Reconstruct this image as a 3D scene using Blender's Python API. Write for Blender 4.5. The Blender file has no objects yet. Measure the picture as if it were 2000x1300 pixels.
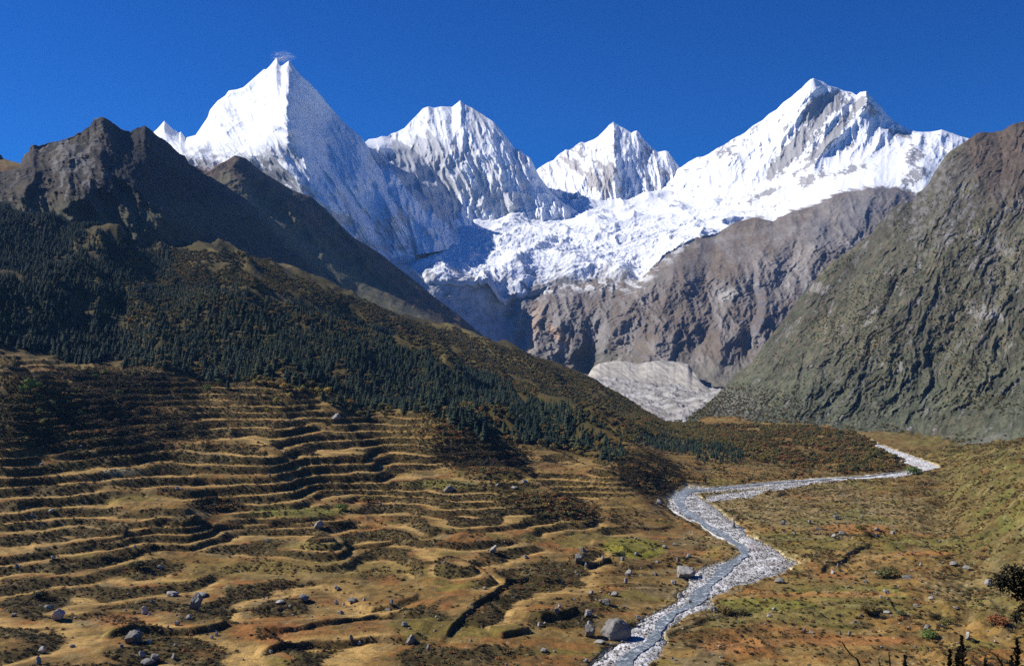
import bpy, math, random
import numpy as np
S = bpy.context.scene
rnd = random.Random(7)
# ------------------------------------------------------------------ camera, sky, sun, exposure
F = 1900.0          # focal length of the photograph in its own pixels (2000 wide)
HOR = 700.0         # row of the horizon
cam = bpy.data.cameras.new('camera'); cam_o = bpy.data.objects.new('camera', cam)
S.collection.objects.link(cam_o)
cam.sensor_width = 36; cam.lens = 36 * F / 2000; cam.shift_y = 50 / 2000
cam.clip_start = 0.5; cam.clip_end = 60000
cam_o.location = (0, 0, 0); cam_o.rotation_euler = (math.pi / 2, 0, 0)
S.camera = cam_o
SUN_EL, SUN_FWD = 39.0, 13.0       # elevation; degrees in front of due left
sx = -math.cos(math.radians(SUN_EL)) * math.cos(math.radians(SUN_FWD))
sy = math.cos(math.radians(SUN_EL)) * math.sin(math.radians(SUN_FWD))
sz = math.sin(math.radians(SUN_EL))
W = bpy.data.worlds.new('World'); S.world = W; W.use_nodes = True
wn = W.node_tree.nodes; wl = W.node_tree.links
sky = wn.new('ShaderNodeTexSky'); sky.sky_type = 'NISHITA'; sky.sun_disc = False
sky.sun_elevation = math.radians(SUN_EL)
sky.sun_rotation = math.atan2(sx, sy)
sky.altitude = 3400; sky.air_density = 1.0; sky.dust_density = 0.0; sky.ozone_density = 3.0
hs = wn.new('ShaderNodeHueSaturation'); hs.inputs['Saturation'].default_value = 1.85; hs.inputs['Hue'].default_value = .52
wl.new(sky.outputs[0], hs.inputs['Color'])
bgn = wn['Background']; wl.new(hs.outputs[0], bgn.inputs[0]); bgn.inputs[1].default_value = 0.083
sun = bpy.data.lights.new('sun', 'SUN'); sun.energy = 5.0; sun.angle = math.radians(0.5)
sun.color = (1.0, 0.955, 0.88)
sun_o = bpy.data.objects.new('sun', sun); S.collection.objects.link(sun_o)
from mathutils import Vector, Matrix
sun_o.rotation_euler = Vector((sx, sy, sz)).to_track_quat('Z', 'Y').to_euler()
sun_o.location = (-2000, 0, 4000)
S.view_settings.view_transform = 'Standard'; S.view_settings.look = 'None'
S.view_settings.gamma = 1; S.view_settings.use_curve_mapping = False
S.view_settings.exposure = 0.40
S.render.engine = 'CYCLES'
cy = S.cycles
cy.max_bounces = 4; cy.diffuse_bounces = 1; cy.glossy_bounces = 2; cy.transmission_bounces = 2
cy.volume_bounces = 0; cy.transparent_max_bounces = 6
cy.use_denoising = False; cy.denoiser = 'OPENIMAGEDENOISE'
cy.denoising_input_passes = 'RGB_ALBEDO_NORMAL'
cy.use_adaptive_sampling = False

# ------------------------------------------------------------------ noise in numpy
def _h(ix, iy, seed):
    a = (ix.astype(np.int64) * 374761393 + iy.astype(np.int64) * 668265263 + seed * 974634777) & 0xffffffff
    a = ((a ^ (a >> 13)) * 1274126177) & 0xffffffff
    return (a ^ (a >> 16)) & 0xffffffff
def noise(x, y, seed=0):
    x0 = np.floor(x); y0 = np.floor(y); fx = (x - x0).astype(np.float32); fy = (y - y0).astype(np.float32)
    ix = x0.astype(np.int64); iy = y0.astype(np.int64)
    def g(dx, dy):
        a = _h(ix + dx, iy + dy, seed).astype(np.float32) * np.float32(2 * math.pi / 4294967296.0)
        return np.cos(a) * (fx - dx) + np.sin(a) * (fy - dy)
    u = fx * fx * fx * (fx * (fx * 6 - 15) + 10); v = fy * fy * fy * (fy * (fy * 6 - 15) + 10)
    a = g(0, 0); b = g(1, 0); c = g(0, 1); d = g(1, 1)
    return (a + (b - a) * u + (c - a) * v + (a - b - c + d) * u * v) * 1.45
def fbm(x, y, wl, octv=5, seed=0, gain=.5, lac=2.03):
    s = 0; a = 1.0; f = 1.0 / wl; n = 0
    for i in range(octv):
        s = s + a * noise(x * f + 17.3 * i, y * f - 9.1 * i, seed + i * 13); n += a; a *= gain; f *= lac
    return s / n * 1.3
def ridged(x, y, wl, octv=5, seed=0, gain=.5, lac=2.1):
    s = 0; a = 1.0; f = 1.0 / wl; n = 0; w = 1.0
    for i in range(octv):
        r = 1 - np.abs(noise(x * f + 7.7 * i, y * f + 3.3 * i, seed + i * 11)) * 1.6
        r = np.clip(r, 0, 1) ** 2
        s = s + a * r * w; w = np.clip(r * 1.6, 0, 1); n += a; a *= gain; f *= lac
    return s / n
def cell(x, y, wl, seed=0):
    """random value of the nearest jittered cell, and distance to the border (0 on it)"""
    X = x / wl; Y = y / wl; ix = np.floor(X).astype(np.int64); iy = np.floor(Y).astype(np.int64)
    d1 = np.full(X.shape, 9.0); d2 = d1.copy(); val = np.zeros(X.shape)
    for dx in (-1, 0, 1):
        for dy in (-1, 0, 1):
            h = _h(ix + dx, iy + dy, seed); jx = (h & 0xffff) / 65535.0; jy = ((h >> 16) & 0xffff) / 65535.0
            d = np.hypot(ix + dx + jx - X, iy + dy + jy - Y)
            v = (_h(ix + dx, iy + dy, seed + 77) & 0xffff) / 65535.0
            nw = d < d1
            d2 = np.where(nw, d1, np.minimum(d2, d)); val = np.where(nw, v, val); d1 = np.where(nw, d, d1)
    return val, (d2 - d1)
def sst(a, b, x):
    t = np.clip((x - a) / (b - a), 0, 1); return t * t * (3 - 2 * t)
def lerp(a, b, t): return a + (b - a) * t
def mixc(c, col, m):
    return c * (1 - m[..., None]) + np.asarray(col, dtype=np.float64) * m[..., None]

# ------------------------------------------------------------------ lofted landforms
def pchip(xk, yk, x):
    """monotone cubic through rows yk (n, ...) at xk (n,), at x (m,)"""
    xk = np.asarray(xk, float); h = np.diff(xk); hs = h.reshape((-1,) + (1,) * (yk.ndim - 1))
    dl = np.diff(yk, axis=0) / hs; m = np.zeros_like(yk)
    if len(xk) > 2:
        a, b = dl[:-1], dl[1:]
        w1 = 2 * hs[1:] + hs[:-1]; w2 = hs[1:] + 2 * hs[:-1]
        with np.errstate(divide='ignore', invalid='ignore'):
            mm = (w1 + w2) / (w1 / a + w2 / b)
        m[1:-1] = np.where(a * b > 0, mm, 0)
    m[0] = dl[0]; m[-1] = dl[-1]
    i = np.clip(np.searchsorted(xk, x, side='right') - 1, 0, len(xk) - 2)
    sh = (-1,) + (1,) * (yk.ndim - 1)
    t = ((x - xk[i]) / h[i]).reshape(sh); H = h[i].reshape(sh)
    return ((1 + 2 * t) * (1 - t) ** 2) * yk[i] + t * (1 - t) ** 2 * H * m[i] + t * t * (3 - 2 * t) * yk[i + 1] + t * t * (t - 1) * H * m[i + 1]
def to_world(px, row, y):
    return np.stack([(px - 1000) / F * y, y, (HOR - row) / F * y], -1)
def loft(curves, px0, px1, nu, nv, w=None, smooth=True):
    """curves: lists of (px,row,depth) from the foot up to the skyline -> px,row,depth grids (nv,nu), t grid"""
    px = np.linspace(px0, px1, nu)
    R = np.array([np.interp(px, [p[0] for p in c], [p[1] for p in c]) for c in curves])
    D = np.array([np.interp(px, [p[0] for p in c], [p[2] for p in c]) for c in curves])
    k = len(curves); w = w or [1] * (k - 1); w = np.array(w, float); cw = np.concatenate([[0], np.cumsum(w)]) / w.sum()
    t = np.interp(np.linspace(0, 1, nv), cw, np.arange(k))
    return np.broadcast_to(px, (nv, nu)).copy(), pchip(np.arange(k), R, t), pchip(np.arange(k), D, t), np.broadcast_to(t[:, None], (nv, nu))
def seg_dist(px, row, pts):
    """distance in photograph pixels to a polyline, side (+ right of it going down) and position along it 0..1"""
    best = np.full(px.shape, 1e9); side = np.zeros(px.shape); pos = np.zeros(px.shape); n = len(pts) - 1
    for i in range(n):
        (ax, ay), (bx, by) = pts[i][:2], pts[i + 1][:2]
        dx, dy = bx - ax, by - ay; L = dx * dx + dy * dy
        t = np.clip(((px - ax) * dx + (row - ay) * dy) / L, 0, 1)
        d = np.hypot(px - ax - t * dx, row - ay - t * dy)
        s = np.sign((px - ax) * dy - (row - ay) * dx)
        nb = d < best
        best = np.where(nb, d, best); side = np.where(nb, s, side); pos = np.where(nb, (i + t) / n, pos)
    return best, side, pos
def spur(px, row, dep, pts, amp, wl, wr=None, jit=0, seed=3):
    """push a rib (amp > 0) or gully (amp < 0) that runs along pts out of the slope, towards the viewer by amp metres"""
    wr = wr or wl; q = px
    if jit: q = px + jit * noise(row / (jit * 4.0), px / (jit * 9.0), seed)
    d, s, pos = seg_dist(q, row, pts)
    ww = np.where(s > 0, wr, wl) * (0.45 + 0.55 * np.clip(pos * 2.2, 0, 1))
    return dep - amp * np.exp(-d / ww) * (0.35 + .65 * np.clip(pos * 3, 0, 1))
def blob(px, row, cx, cy, rx, ry, ang=0, soft=.5):
    a = math.radians(ang); dx = px - cx; dy = row - cy
    u = (dx * math.cos(a) + dy * math.sin(a)) / rx; v = (-dx * math.sin(a) + dy * math.cos(a)) / ry
    return 1 - sst(1 - soft, 1 + soft, np.hypot(u, v))
TRIS = [0]
def grid_object(name, P, col, mat, keep=None, extra=None):
    nv, nu = P.shape[:2]
    idx = np.arange(nv * nu, dtype=np.int32).reshape(nv, nu)
    a, b, c, d = idx[:-1, :-1], idx[:-1, 1:], idx[1:, 1:], idx[1:, :-1]
    q = np.stack([a, b, c, d], -1).reshape(-1, 4)
    if keep is not None:
        kq = (keep[:-1, :-1] & keep[:-1, 1:] & keep[1:, 1:] & keep[1:, :-1]).reshape(-1); q = q[kq]
        used = np.unique(q); mp = np.zeros(nv * nu, np.int32); mp[used] = np.arange(len(used)); q = mp[q]
    else: used = slice(None)
    V = P.reshape(-1, 3)[used].astype(np.float32)
    me = bpy.data.meshes.new(name); me.vertices.add(len(V)); me.vertices.foreach_set('co', V.ravel())
    me.loops.add(q.size); me.loops.foreach_set('vertex_index', q.ravel().astype(np.int32))
    me.polygons.add(len(q)); me.polygons.foreach_set('loop_start', np.arange(0, q.size, 4, dtype=np.int32))
    me.polygons.foreach_set('use_smooth', np.ones(len(q), bool))
    if col is not None:
        ca = me.color_attributes.new('albedo', 'FLOAT_COLOR', 'POINT')
        cc = np.ones((len(V), 4), np.float32); cc[:, :3] = np.clip(col.reshape(-1, 3)[used], 0, 1); ca.data.foreach_set('color', cc.ravel())
    for k, v in (extra or {}).items():
        at = me.attributes.new(k, 'FLOAT', 'POINT'); at.data.foreach_set('value', v.reshape(-1)[used].astype(np.float32))
    me.update(); me.validate(); me.materials.append(mat)
    o = bpy.data.objects.new(name, me); S.collection.objects.link(o); o['kind'] = 'structure'
    TRIS[0] += 2 * len(q)
    return o

# ------------------------------------------------------------------ materials
def N(nt, t, loc=None, **kw):
    n = nt.nodes.new(t)
    for k, v in kw.items():
        if isinstance(k, str) and k.startswith('i_'): n.inputs[k[2:].replace('_', ' ')].default_value = v
        else: setattr(n, k, v)
    return n
def new_mat(name, rough=.95, spec=.2):
    m = bpy.data.materials.new(name); m.use_nodes = True; nt = m.node_tree
    b = nt.nodes['Principled BSDF']; b.inputs['Roughness'].default_value = rough
    b.inputs['Specular IOR Level'].default_value = spec
    return m, nt, b
def math_n(nt, op, a, b=None, c=None, clamp=False):
    n = nt.nodes.new('ShaderNodeMath'); n.operation = op; n.use_clamp = clamp
    for i, v in enumerate((a, b, c)):
        if v is None: continue
        if isinstance(v, (int, float)): n.inputs[i].default_value = v
        else: nt.links.new(v, n.inputs[i])
    return n.outputs[0]
def noise_n(nt, vec, scale, detail=6, rough=.6, lac=2.0, typ=None):
    n = nt.nodes.new('ShaderNodeTexNoise'); n.inputs['Scale'].default_value = scale
    n.inputs['Detail'].default_value = detail; n.inputs['Roughness'].default_value = rough
    n.inputs['Lacunarity'].default_value = lac
    if typ: n.noise_type = typ
    nt.links.new(vec, n.inputs['Vector']); return n.outputs[0]
def ramp_n(nt, fac, a, b, lo=0.0, hi=1.0):
    n = nt.nodes.new('ShaderNodeMapRange'); n.inputs[1].default_value = a; n.inputs[2].default_value = b
    n.inputs[3].default_value = lo; n.inputs[4].default_value = hi; nt.links.new(fac, n.inputs[0]); return n.outputs[0]
def mix_n(nt, fac, a, b, mode='MIX'):
    n = nt.nodes.new('ShaderNodeMix'); n.data_type = 'RGBA'; n.blend_type = mode
    for i, v in ((0, fac), (6, a), (7, b)):
        if isinstance(v, (int, float)): n.inputs[i].default_value = v
        elif isinstance(v, tuple): n.inputs[i].default_value = (*v, 1) if len(v) == 3 else v
        else: nt.links.new(v, n.inputs[i])
    return n.outputs[2]
def terrain_mat(name, s_big, s_fine, var=.5, bump=1.0, bump_dist=1.0, stretch=(1, 1, 1), rough=.95, spec=.15, speck=None):
    """albedo from the landform's own cover, broken up by noise at two sizes (in cycles per metre), with relief"""
    m, nt, b = new_mat(name, rough, spec)
    at = N(nt, 'ShaderNodeAttribute', attribute_name='albedo')
    geo = N(nt, 'ShaderNodeNewGeometry'); mp = N(nt, 'ShaderNodeMapping'); mp.inputs['Scale'].default_value = stretch
    nt.links.new(geo.outputs['Position'], mp.inputs['Vector']); v = mp.outputs[0]
    n1 = noise_n(nt, v, s_big, 8, .65); n2 = noise_n(nt, v, s_fine, 6, .7); n9 = noise_n(nt, v, s_fine * 4.3, 3, .6)
    f1 = ramp_n(nt, n1, .3, .7, 1 - var, 1 + var); f2 = ramp_n(nt, n2, .3, .7, 1 - var * .8, 1 + var * .8)
    f = math_n(nt, 'MULTIPLY', math_n(nt, 'MULTIPLY', f1, f2), ramp_n(nt, n9, .3, .7, 1 - var, 1 + var))
    vm = N(nt, 'ShaderNodeVectorMath', operation='SCALE'); nt.links.new(at.outputs['Color'], vm.inputs[0]); nt.links.new(f, vm.inputs['Scale'])
    col = vm.outputs[0]
    if speck:
        scl, thr, scol = speck
        n3 = noise_n(nt, v, scl, 3, .6); k = ramp_n(nt, n3, thr, thr + .03); col = mix_n(nt, k, col, scol)
    nt.links.new(col, b.inputs['Base Color'])
    h = math_n(nt, 'ADD', math_n(nt, 'MULTIPLY', n1, 1.0 / s_big * .12), math_n(nt, 'MULTIPLY', n2, 1.0 / s_fine * .12))
    h = math_n(nt, 'ADD', h, math_n(nt, 'MULTIPLY', n9, 1.0 / s_fine * .05))
    bp = N(nt, 'ShaderNodeBump'); bp.inputs['Strength'].default_value = min(bump, 1); bp.inputs['Distance'].default_value = bump_dist
    nt.links.new(h, bp.inputs['Height']); nt.links.new(bp.outputs[0], b.inputs['Normal'])
    return m

def normals(P):
    du = np.gradient(P, axis=1); dv = np.gradient(P, axis=0)
    n = np.cross(du, dv); n /= np.linalg.norm(n, axis=-1, keepdims=True) + 1e-9
    return np.where(n[..., 2:3] < 0, -n, n)
def add_back(P, col, y_back=1200, drop=900):
    """carry the landform over its crest and down the far side, so that it is a mountain and not a face"""
    top = P[-1:]; rows = [P]; cols = [col]
    for k, (a, b) in enumerate(((.15, .12), (.5, .5), (1, 1))):
        q = top.copy(); q[..., 1] += y_back * a; q[..., 0] *= (1 + 0 * a); q[..., 2] -= drop * b * (1 + .2 * noise(top[..., 0] / 300, top[..., 0] / 900 + k, 5))
        rows.append(q); cols.append(col[-1:])
    return np.concatenate(rows), np.concatenate(cols)
SNOW = (.86, .88, .92); ICE = (.62, .70, .78)
ROCK_D = (.10, .10, .115); ROCK = (.25, .235, .225); ROCK_L = (.36, .33, .30)
BROWN = (.15, .085, .05); OLIVE = (.085, .085, .04); TAN = (.24, .19, .12)

M_snow = terrain_mat('snow', .004, .035, .03, .5, 1.0, stretch=(1, 1, .45), rough=.75, spec=.25)
M_ice = terrain_mat('glacier_ice', .012, .05, .05, .8, 1.0, rough=.7, spec=.25)
M_rock = terrain_mat('rock_wall', .006, .04, .22, .9, 1.0, stretch=(1, 1, .5))
M_slope = terrain_mat('grassy_rock_slope', .01, .06, .28, .9, 1.0)
M_moraine = terrain_mat('moraine_gravel', .02, .12, .2, .9, 1.0)

def finish(name, px, row, dep, colour, mat, vert=None, back=(1200, 900)):
    P = to_world(px, row, dep)
    if vert is not None: P[..., 2] += vert
    col = colour(px, row, P, normals(P))
    if back: P, col = add_back(P, col, *back)
    return grid_object(name, P, col, mat)

# depth noise kept off the last rows, so that the traced skyline stands
def fade(t, n, w=.06): return 1 - sst(n - w * n, n, t) * .75

# ---- first snow peak (left), a pyramid with its arete towards the viewer
P1_top = [(285,300,7300),(300,258,7300),(307,252,7300),(321,236,7300),(335,250,7300),(350,260,7300),(353,257,7300),(362,269,7300),(382,264,7300),(405,230,7350),(410,215,7350),(425,197,7400),(440,187,7400),(447,177,7400),(462,175,7400),(475,171,7400),(500,149,7500),(516,135,7500),(520,136,7500),(528,128,7500),(540,113,7500),(549,129,7500),(552,128,7500),(564,119,7450),(573,129,7450),(583,143,7450),(603,161,7450),(618,176,7450),(645,209,7420),(675,242,7350),(705,267,7250),(718,285,7200),(726,305,7150),(750,341,7050),(780,372,6950),(800,398,6880),(812,430,6780),(824,465,6650),(831,500,6500),(834,530,6350),(838,580,6200),(850,640,6000)]
P1_mid = [(285,340,6800),(320,300,6700),(380,285,6800),(440,262,6800),(500,268,6800),(560,250,6700),(620,290,6600),(700,350,6500),(760,410,6400),(810,470,6250),(850,680,5900)]
P1_low = [(285,430,6300),(350,350,6300),(420,340,6300),(500,360,6250),(560,400,6050),(640,440,6050),(720,490,6150),(800,540,6250),(850,720,6200)]
P1_bot = [(285,560,5800),(400,520,5800),(560,560,5700),(700,620,5750),(800,690,5900),(850,760,5900)]
px, row, dep, t = loft([P1_bot, P1_low, P1_mid, P1_top], 286, 848, 400, 340, w=[.4, 1, 1.2])
dep = dep + 450 * sst(0, 1, t) + (400 * sst(570, 640, px) - 200 * sst(640, 700, px)) * sst(1, 2.2, t)
_q = px + 7 * noise(row / 30, px / 80, 3)
_d, _s, _ = seg_dist(_q, row, [(564,119),(556,170),(560,200),(556,245),(562,270),(600,330),(650,420),(700,500),(740,560)])
dep = dep - 760 * np.clip(1 - _d / np.where(_s > 0, 190, 150), 0, 1) ** 1.15 * (.5 + .5 * sst(110, 190, row)) * (1 - .5 * sst(330, 480, row))
dep = spur(px, row, dep, [(556,190),(520,250),(500,268)], 110, 30, 60, jit=6)
dep = spur(px, row, dep, [(540,114),(520,160),(480,230),(440,262)], 110, 40, jit=8, seed=5)
dep = spur(px, row, dep, [(447,178),(425,240),(395,290),(350,330)], 130, 40, 45, jit=8, seed=6)
dep = spur(px, row, dep, [(440,262),(470,300),(480,330),(430,340)], 190, 30, 40, jit=6, seed=7)
dep = spur(px, row, dep, [(500,268),(540,310),(600,380),(660,450),(700,500)], 200, 26, 34, jit=9, seed=8)
dep = spur(px, row, dep, [(590,270),(640,340),(690,420),(740,500),(770,540)], 150, 24, 30, jit=9, seed=9)
dep = spur(px, row, dep, [(583,150),(640,240),(700,310),(760,390),(820,480)], 70, 50, 40, jit=7, seed=10)
dep = spur(px, row, dep, [(700,300),(760,400),(800,470),(830,530)], 160, 25, 30, jit=8, seed=11)
dep = spur(px, row, dep, [(570,190),(600,250),(640,320),(700,400)], -90, 40, 40, jit=9, seed=12)
X = (px - 1000) / F * 7000; Z = (HOR - row) / F * 7000
fl = fbm(X + Z * .55, Z * .28, 170, 5, 21, .55)             # flutes that run down to the right
rg = ridged(X + .5 * Z, Z * .5, 420, 6, 22)
dep = dep - (rg - .4) * 190 * fade(t, 3) - fl * 80 * fade(t, 3)
def c_p1(px, row, P, n):
    X, Y, Z = P[..., 0], P[..., 1], P[..., 2]
    steep = 1 - n[..., 2]
    q = fbm(X + Z * .6, Z * .35, 260, 6, 31, .6)
    rock = sst(.18, .5, q + (steep - .32) * 1.1)
    rock *= .25 + .75 * sst(250, 330, row) * 1.0
    lit = blob(px, row, 490, 215, 90, 60, -50); rock *= 1 - .75 * lit
    rock = np.maximum(rock, blob(px, row, 740, 480, 60, 8, 20, .8) * sst(-.3, .3, q) * .9)
    rock = np.maximum(rock, blob(px, row, 690, 420, 70, 7, 58, .8) * sst(-.4, .2, q) * .9)
    rock = np.maximum(rock, blob(px, row, 800, 505, 60, 35, 30, .6) * sst(-.25, .15, fbm(X, Z, 60, 4, 33)) * .85)
    rock = np.maximum(rock, blob(px, row, 600, 330, 80, 9, 45, .8) * sst(-.2, .2, q) * .7)
    rock = np.maximum(rock, blob(px, row, 630, 395, 70, 12, 55, .8) * sst(-.2, .2, q) * .7)
    rock = np.maximum(rock, sst(275, 318, row) * (1 - sst(420, 470, px)) * sst(-.35, .2, fbm(X, Z, 70, 5, 34)) * .95)
    rock = rock * sst(-.35, .0, fbm(X + Z * .6, Z * .5, 38, 5, 35, .7) + .15)
    rock = np.maximum(rock, .5 * sst(.32, .42, fbm(X + Z * .5, Z * .6, 70, 6, 38, .72) + .12 * blob(px, row, 440, 205, 50, 40, -40) + .1 * sst(240, 420, row)))
    c = np.ones(P.shape) * SNOW
    c = mixc(c, (.20, .20, .215), np.clip(rock, 0, 1) * (1 - .3 * sst(560, 640, px)))
    brown = sst(300, 350, row + 12 * fbm(X, Z, 120, 4, 36)) * (1 - sst(405, 440, px))
    brown = np.maximum(brown, sst(8, 22, row - np.interp(px, [430, 460, 520, 600, 700], [315, 306, 345, 395, 470]) + 14 * fbm(X, Z, 80, 4, 37)) * (1 - sst(560, 640, px)))
    return mixc(c, BROWN, brown * .9)
finish('snow_peak', px, row, dep, c_p1, M_snow)

# ---- second snow peak: a broad fluted dome
P2_top = [(690,330,8700),(700,290,8700),(720,272,8800),(736,270,8800),(745,266,8800),(757,267,8850),(764,261,8900),(775,258,8900),(790,250,8950),(799,240,8950),(817,222,9000),(826,212,9000),(836,208,9000),(848,211,9000),(862,208,9000),(883,209,9000),(892,202,9000),(899,196,9000),(907,203,8992),(922,211,8938),(940,222,8874),(964,238,8787),(979,255,8733),(991,270,8690),(1000,283,8658),(1006,290,8636),(1015,292,8604),(1025,302,8568),(1036,309,8528),(1041,318,8510),(1045,328,8496),(1054,345,8463),(1065,360,8424),(1080,378,8370),(1100,396,8298),(1125,410,8208),(1150,440,8118)]
P2_mid = [(690,400,8300),(760,330,8400),(840,290,8350),(900,280,8350),(960,300,8260),(1040,350,8140),(1100,410,8050),(1150,450,7975)]
P2_low = [(690,440,7900),(760,400,7900),(860,420,7850),(920,420,7850),(1000,430,7900),(1060,430,7900),(1150,460,7800)]
P2_bot = [(690,560,7500),(800,500,7500),(920,480,7500),(1040,490,7500),(1150,520,7500)]
px, row, dep, t = loft([P2_bot, P2_low, P2_mid, P2_top], 692, 1148, 330, 250, w=[.25, 1, 1.1])
sp = [([(836,208),(850,260),(870,330),(900,390),(912,425)],180,45,40),([(899,196),(905,250),(900,300),(925,370),(950,420)],170,18,30),
      ([(922,211),(945,280),(975,350),(1000,400)],120,14,22),([(964,238),(1000,320),(1010,350),(1000,390),(1035,425)],190,25,45),
      ([(862,208),(870,260),(885,320),(905,370)],70,12,14),([(883,210),(885,250),(905,310)],-70,10,12),
      ([(799,240),(825,300),(850,350),(880,400),(905,425)],130,22,26),([(1015,292),(1050,330),(1070,360)],120,10,16),
      ([(1000,290),(1022,340),(1050,365)],-120,14,14),([(940,222),(965,300),(985,360)],70,9,12),
      ([(1045,375),(1085,385),(1110,395),(1070,430)],160,30,26)]
for i, (p, a, b, c) in enumerate(sp): dep = spur(px, row, dep, p, a * .45, b, c, jit=6, seed=40 + i)
_b = np.interp(row, [262, 290, 320, 350, 415, 450, 500], [752, 808, 830, 852, 906, 940, 960]) + 9 * noise(row / 22, px / 60, 58)
dep = dep - 2.2 * 4.5 * np.clip(_b - px, 0, 105) * sst(262, 285, row)
X = (px - 1000) / F * 8600; Z = (HOR - row) / F * 8600
wx = X + 60 * fbm(X, Z, 500, 3, 50)
rg = ridged(wx + .35 * Z, Z * .22, 230, 5, 51, .55); rg2 = ridged(wx + .2 * Z, Z * .4, 90, 4, 52)
dep = dep - (rg - .4) * 80 * fade(t, 3) - (rg2 - .4) * 46 * fade(t, 3)
def c_p2(px, row, P, n):
    X, Z = P[..., 0], P[..., 2]; wx = X + .3 * Z
    q = fbm(wx, Z * .4, 150, 6, 55, .65)
    rock = sst(.12, .36, q + .25 * blob(px, row, 820, 290, 50, 60, -60) + .3 * blob(px, row, 925, 260, 14, 60, -10) + .3 * blob(px, row, 1000, 410, 60, 30, 30) + .3 * blob(px, row, 935, 345, 60, 45, 20)) * .65
    c = np.ones(P.shape) * SNOW
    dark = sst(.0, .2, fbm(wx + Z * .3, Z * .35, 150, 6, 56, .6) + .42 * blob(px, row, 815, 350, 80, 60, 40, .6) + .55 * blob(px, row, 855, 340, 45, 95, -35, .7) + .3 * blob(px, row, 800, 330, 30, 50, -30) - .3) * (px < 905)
    rock = np.where(px > 700, rock, rock)
    c = mixc(c, (.30, .285, .275), np.clip(rock, 0, 1) * .65)
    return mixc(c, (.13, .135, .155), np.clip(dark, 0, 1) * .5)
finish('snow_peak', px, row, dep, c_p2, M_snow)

# ---- third snow peak, narrow and double-headed
P3_top = [(1040,345,9900),(1050,330,9900),(1057,325,9900),(1072,316,9900),(1081,313,9900),(1087,306,9900),(1093,300,9900),(1099,297,9900),(1105,292,9900),(1112,293,9900),(1120,288,9900),(1127,282,9900),(1135,277,9900),(1143,279,9900),(1150,276,9900),(1160,272,9900),(1168,267,9900),(1175,260,9900),(1183,252,9900),(1190,244,9900),(1198,238,9900),(1203,242,9900),(1210,246,9883),(1222,252,9842),(1234,260,9801),(1237,257,9791),(1243,255,9770),(1249,259,9750),(1253,268,9736),(1261,276,9709),(1273,288,9668),(1285,297,9628),(1290,296,9611),(1300,294,9577),(1306,297,9556),(1310,304,9543),(1318,315,9515),(1327,327,9485),(1345,345,9424),(1380,365,9305)]
P3_mid = [(1040,360,9400),(1090,350,9400),(1140,325,9300),(1200,310,9200),(1260,325,9140),(1320,345,9080),(1380,375,9020)]
P3_bot = [(1040,400,8700),(1200,395,8600),(1380,395,8700)]
P3_und = [(1040,440,8400),(1200,430,8300),(1380,430,8400)]
px, row, dep, t = loft([P3_und, P3_bot, P3_mid, P3_top], 1042, 1378, 270, 170, w=[.15, 1, 1])
sp = [([(1198,238),(1200,280),(1205,320),(1190,345),(1185,385)],230,50,40),([(1243,256),(1232,285),(1210,315),(1195,350)],150,30,30),
      ([(1243,256),(1250,300),(1262,340)],-70,14,14),([(1150,277),(1158,310),(1165,345)],100,14,18),([(1105,292),(1125,330),(1140,360)],120,20,26),
      ([(1300,294),(1305,330),(1320,360)],120,26,22),([(1168,267),(1178,300),(1180,340)],70,10,14),([(1081,313),(1110,350),(1120,365)],150,40,14)]
for i, (p, a, b, c) in enumerate(sp): dep = spur(px, row, dep, p, a * .5, b, c, jit=5, seed=60 + i)
X = (px - 1000) / F * 9500; Z = (HOR - row) / F * 9500
rg = ridged(X + .25 * Z, Z * .22, 210, 5, 71, .55); rg2 = ridged(X, Z * .35, 85, 4, 72)
dep = dep - (rg - .4) * 95 * fade(t, 3) - (rg2 - .4) * 45 * fade(t, 3)
def c_p3(px, row, P, n):
    X, Z = P[..., 0], P[..., 2]
    q = fbm(X + .2 * Z, Z * .5, 150, 6, 75, .65)
    bias = .5 * blob(px, row, 1186, 355, 10, 34, 8) + .45 * blob(px, row, 1163, 340, 15, 38, 6) + .25 * blob(px, row, 1115, 305, 30, 20, 30) + .2 * blob(px, row, 1310, 340, 30, 16, 40) + .2 * blob(px, row, 1225, 285, 8, 20, 30)
    rock = sst(.16, .26, q * .8 + .45 * fbm(X + .2 * Z, Z * .6, 40, 5, 76, .7) + bias - .02)
    return mixc(np.ones(P.shape) * SNOW, (.30, .27, .25), np.clip(rock, 0, 1) * .8)
finish('snow_peak', px, row, dep, c_p3, M_snow)

# ---- fourth snow peak (right) with its long shoulder and the snow apron above the brown wall
P4_top = [(1300,345,9200),(1327,328,9300),(1331,326,9300),(1345,316,9300),(1362,307,9300),(1373,306,9300),(1384,301,9300),(1400,290,9300),(1415,283,9300),(1430,272,9300),(1454,260,9300),(1470,246,9300),(1489,235,9300),(1503,222,9300),(1517,214,9300),(1530,200,9300),(1545,190,9250),(1556,180,9250),(1566,172,9200),(1575,162,9200),(1583,155,9200),(1589,153,9200),(1597,157,9200),(1608,160,9200),(1620,168,9150),(1636,172,9150),(1650,178,9150),(1664,180,9150),(1673,186,9100),(1680,180,9000),(1692,178,9000),(1702,189,9000),(1712,200,9000),(1720,207,9000),(1728,219,9000),(1737,228,9000),(1747,237,9000),(1755,241,8900),(1765,248,8900),(1776,253,8850),(1790,257,8800),(1804,258,8800),(1820,257,8750),(1832,255,8700),(1839,253,8700),(1850,257,8650),(1860,260,8600),(1875,266,8550),(1891,270,8500),(1910,276,8500),(1940,290,8500)]
P4_mid = [(1300,365,8800),(1380,345,8600),(1480,330,8500),(1560,310,8300),(1640,290,8200),(1720,290,8000),(1800,300,7700),(1860,310,7500),(1940,330,7400)]
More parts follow.
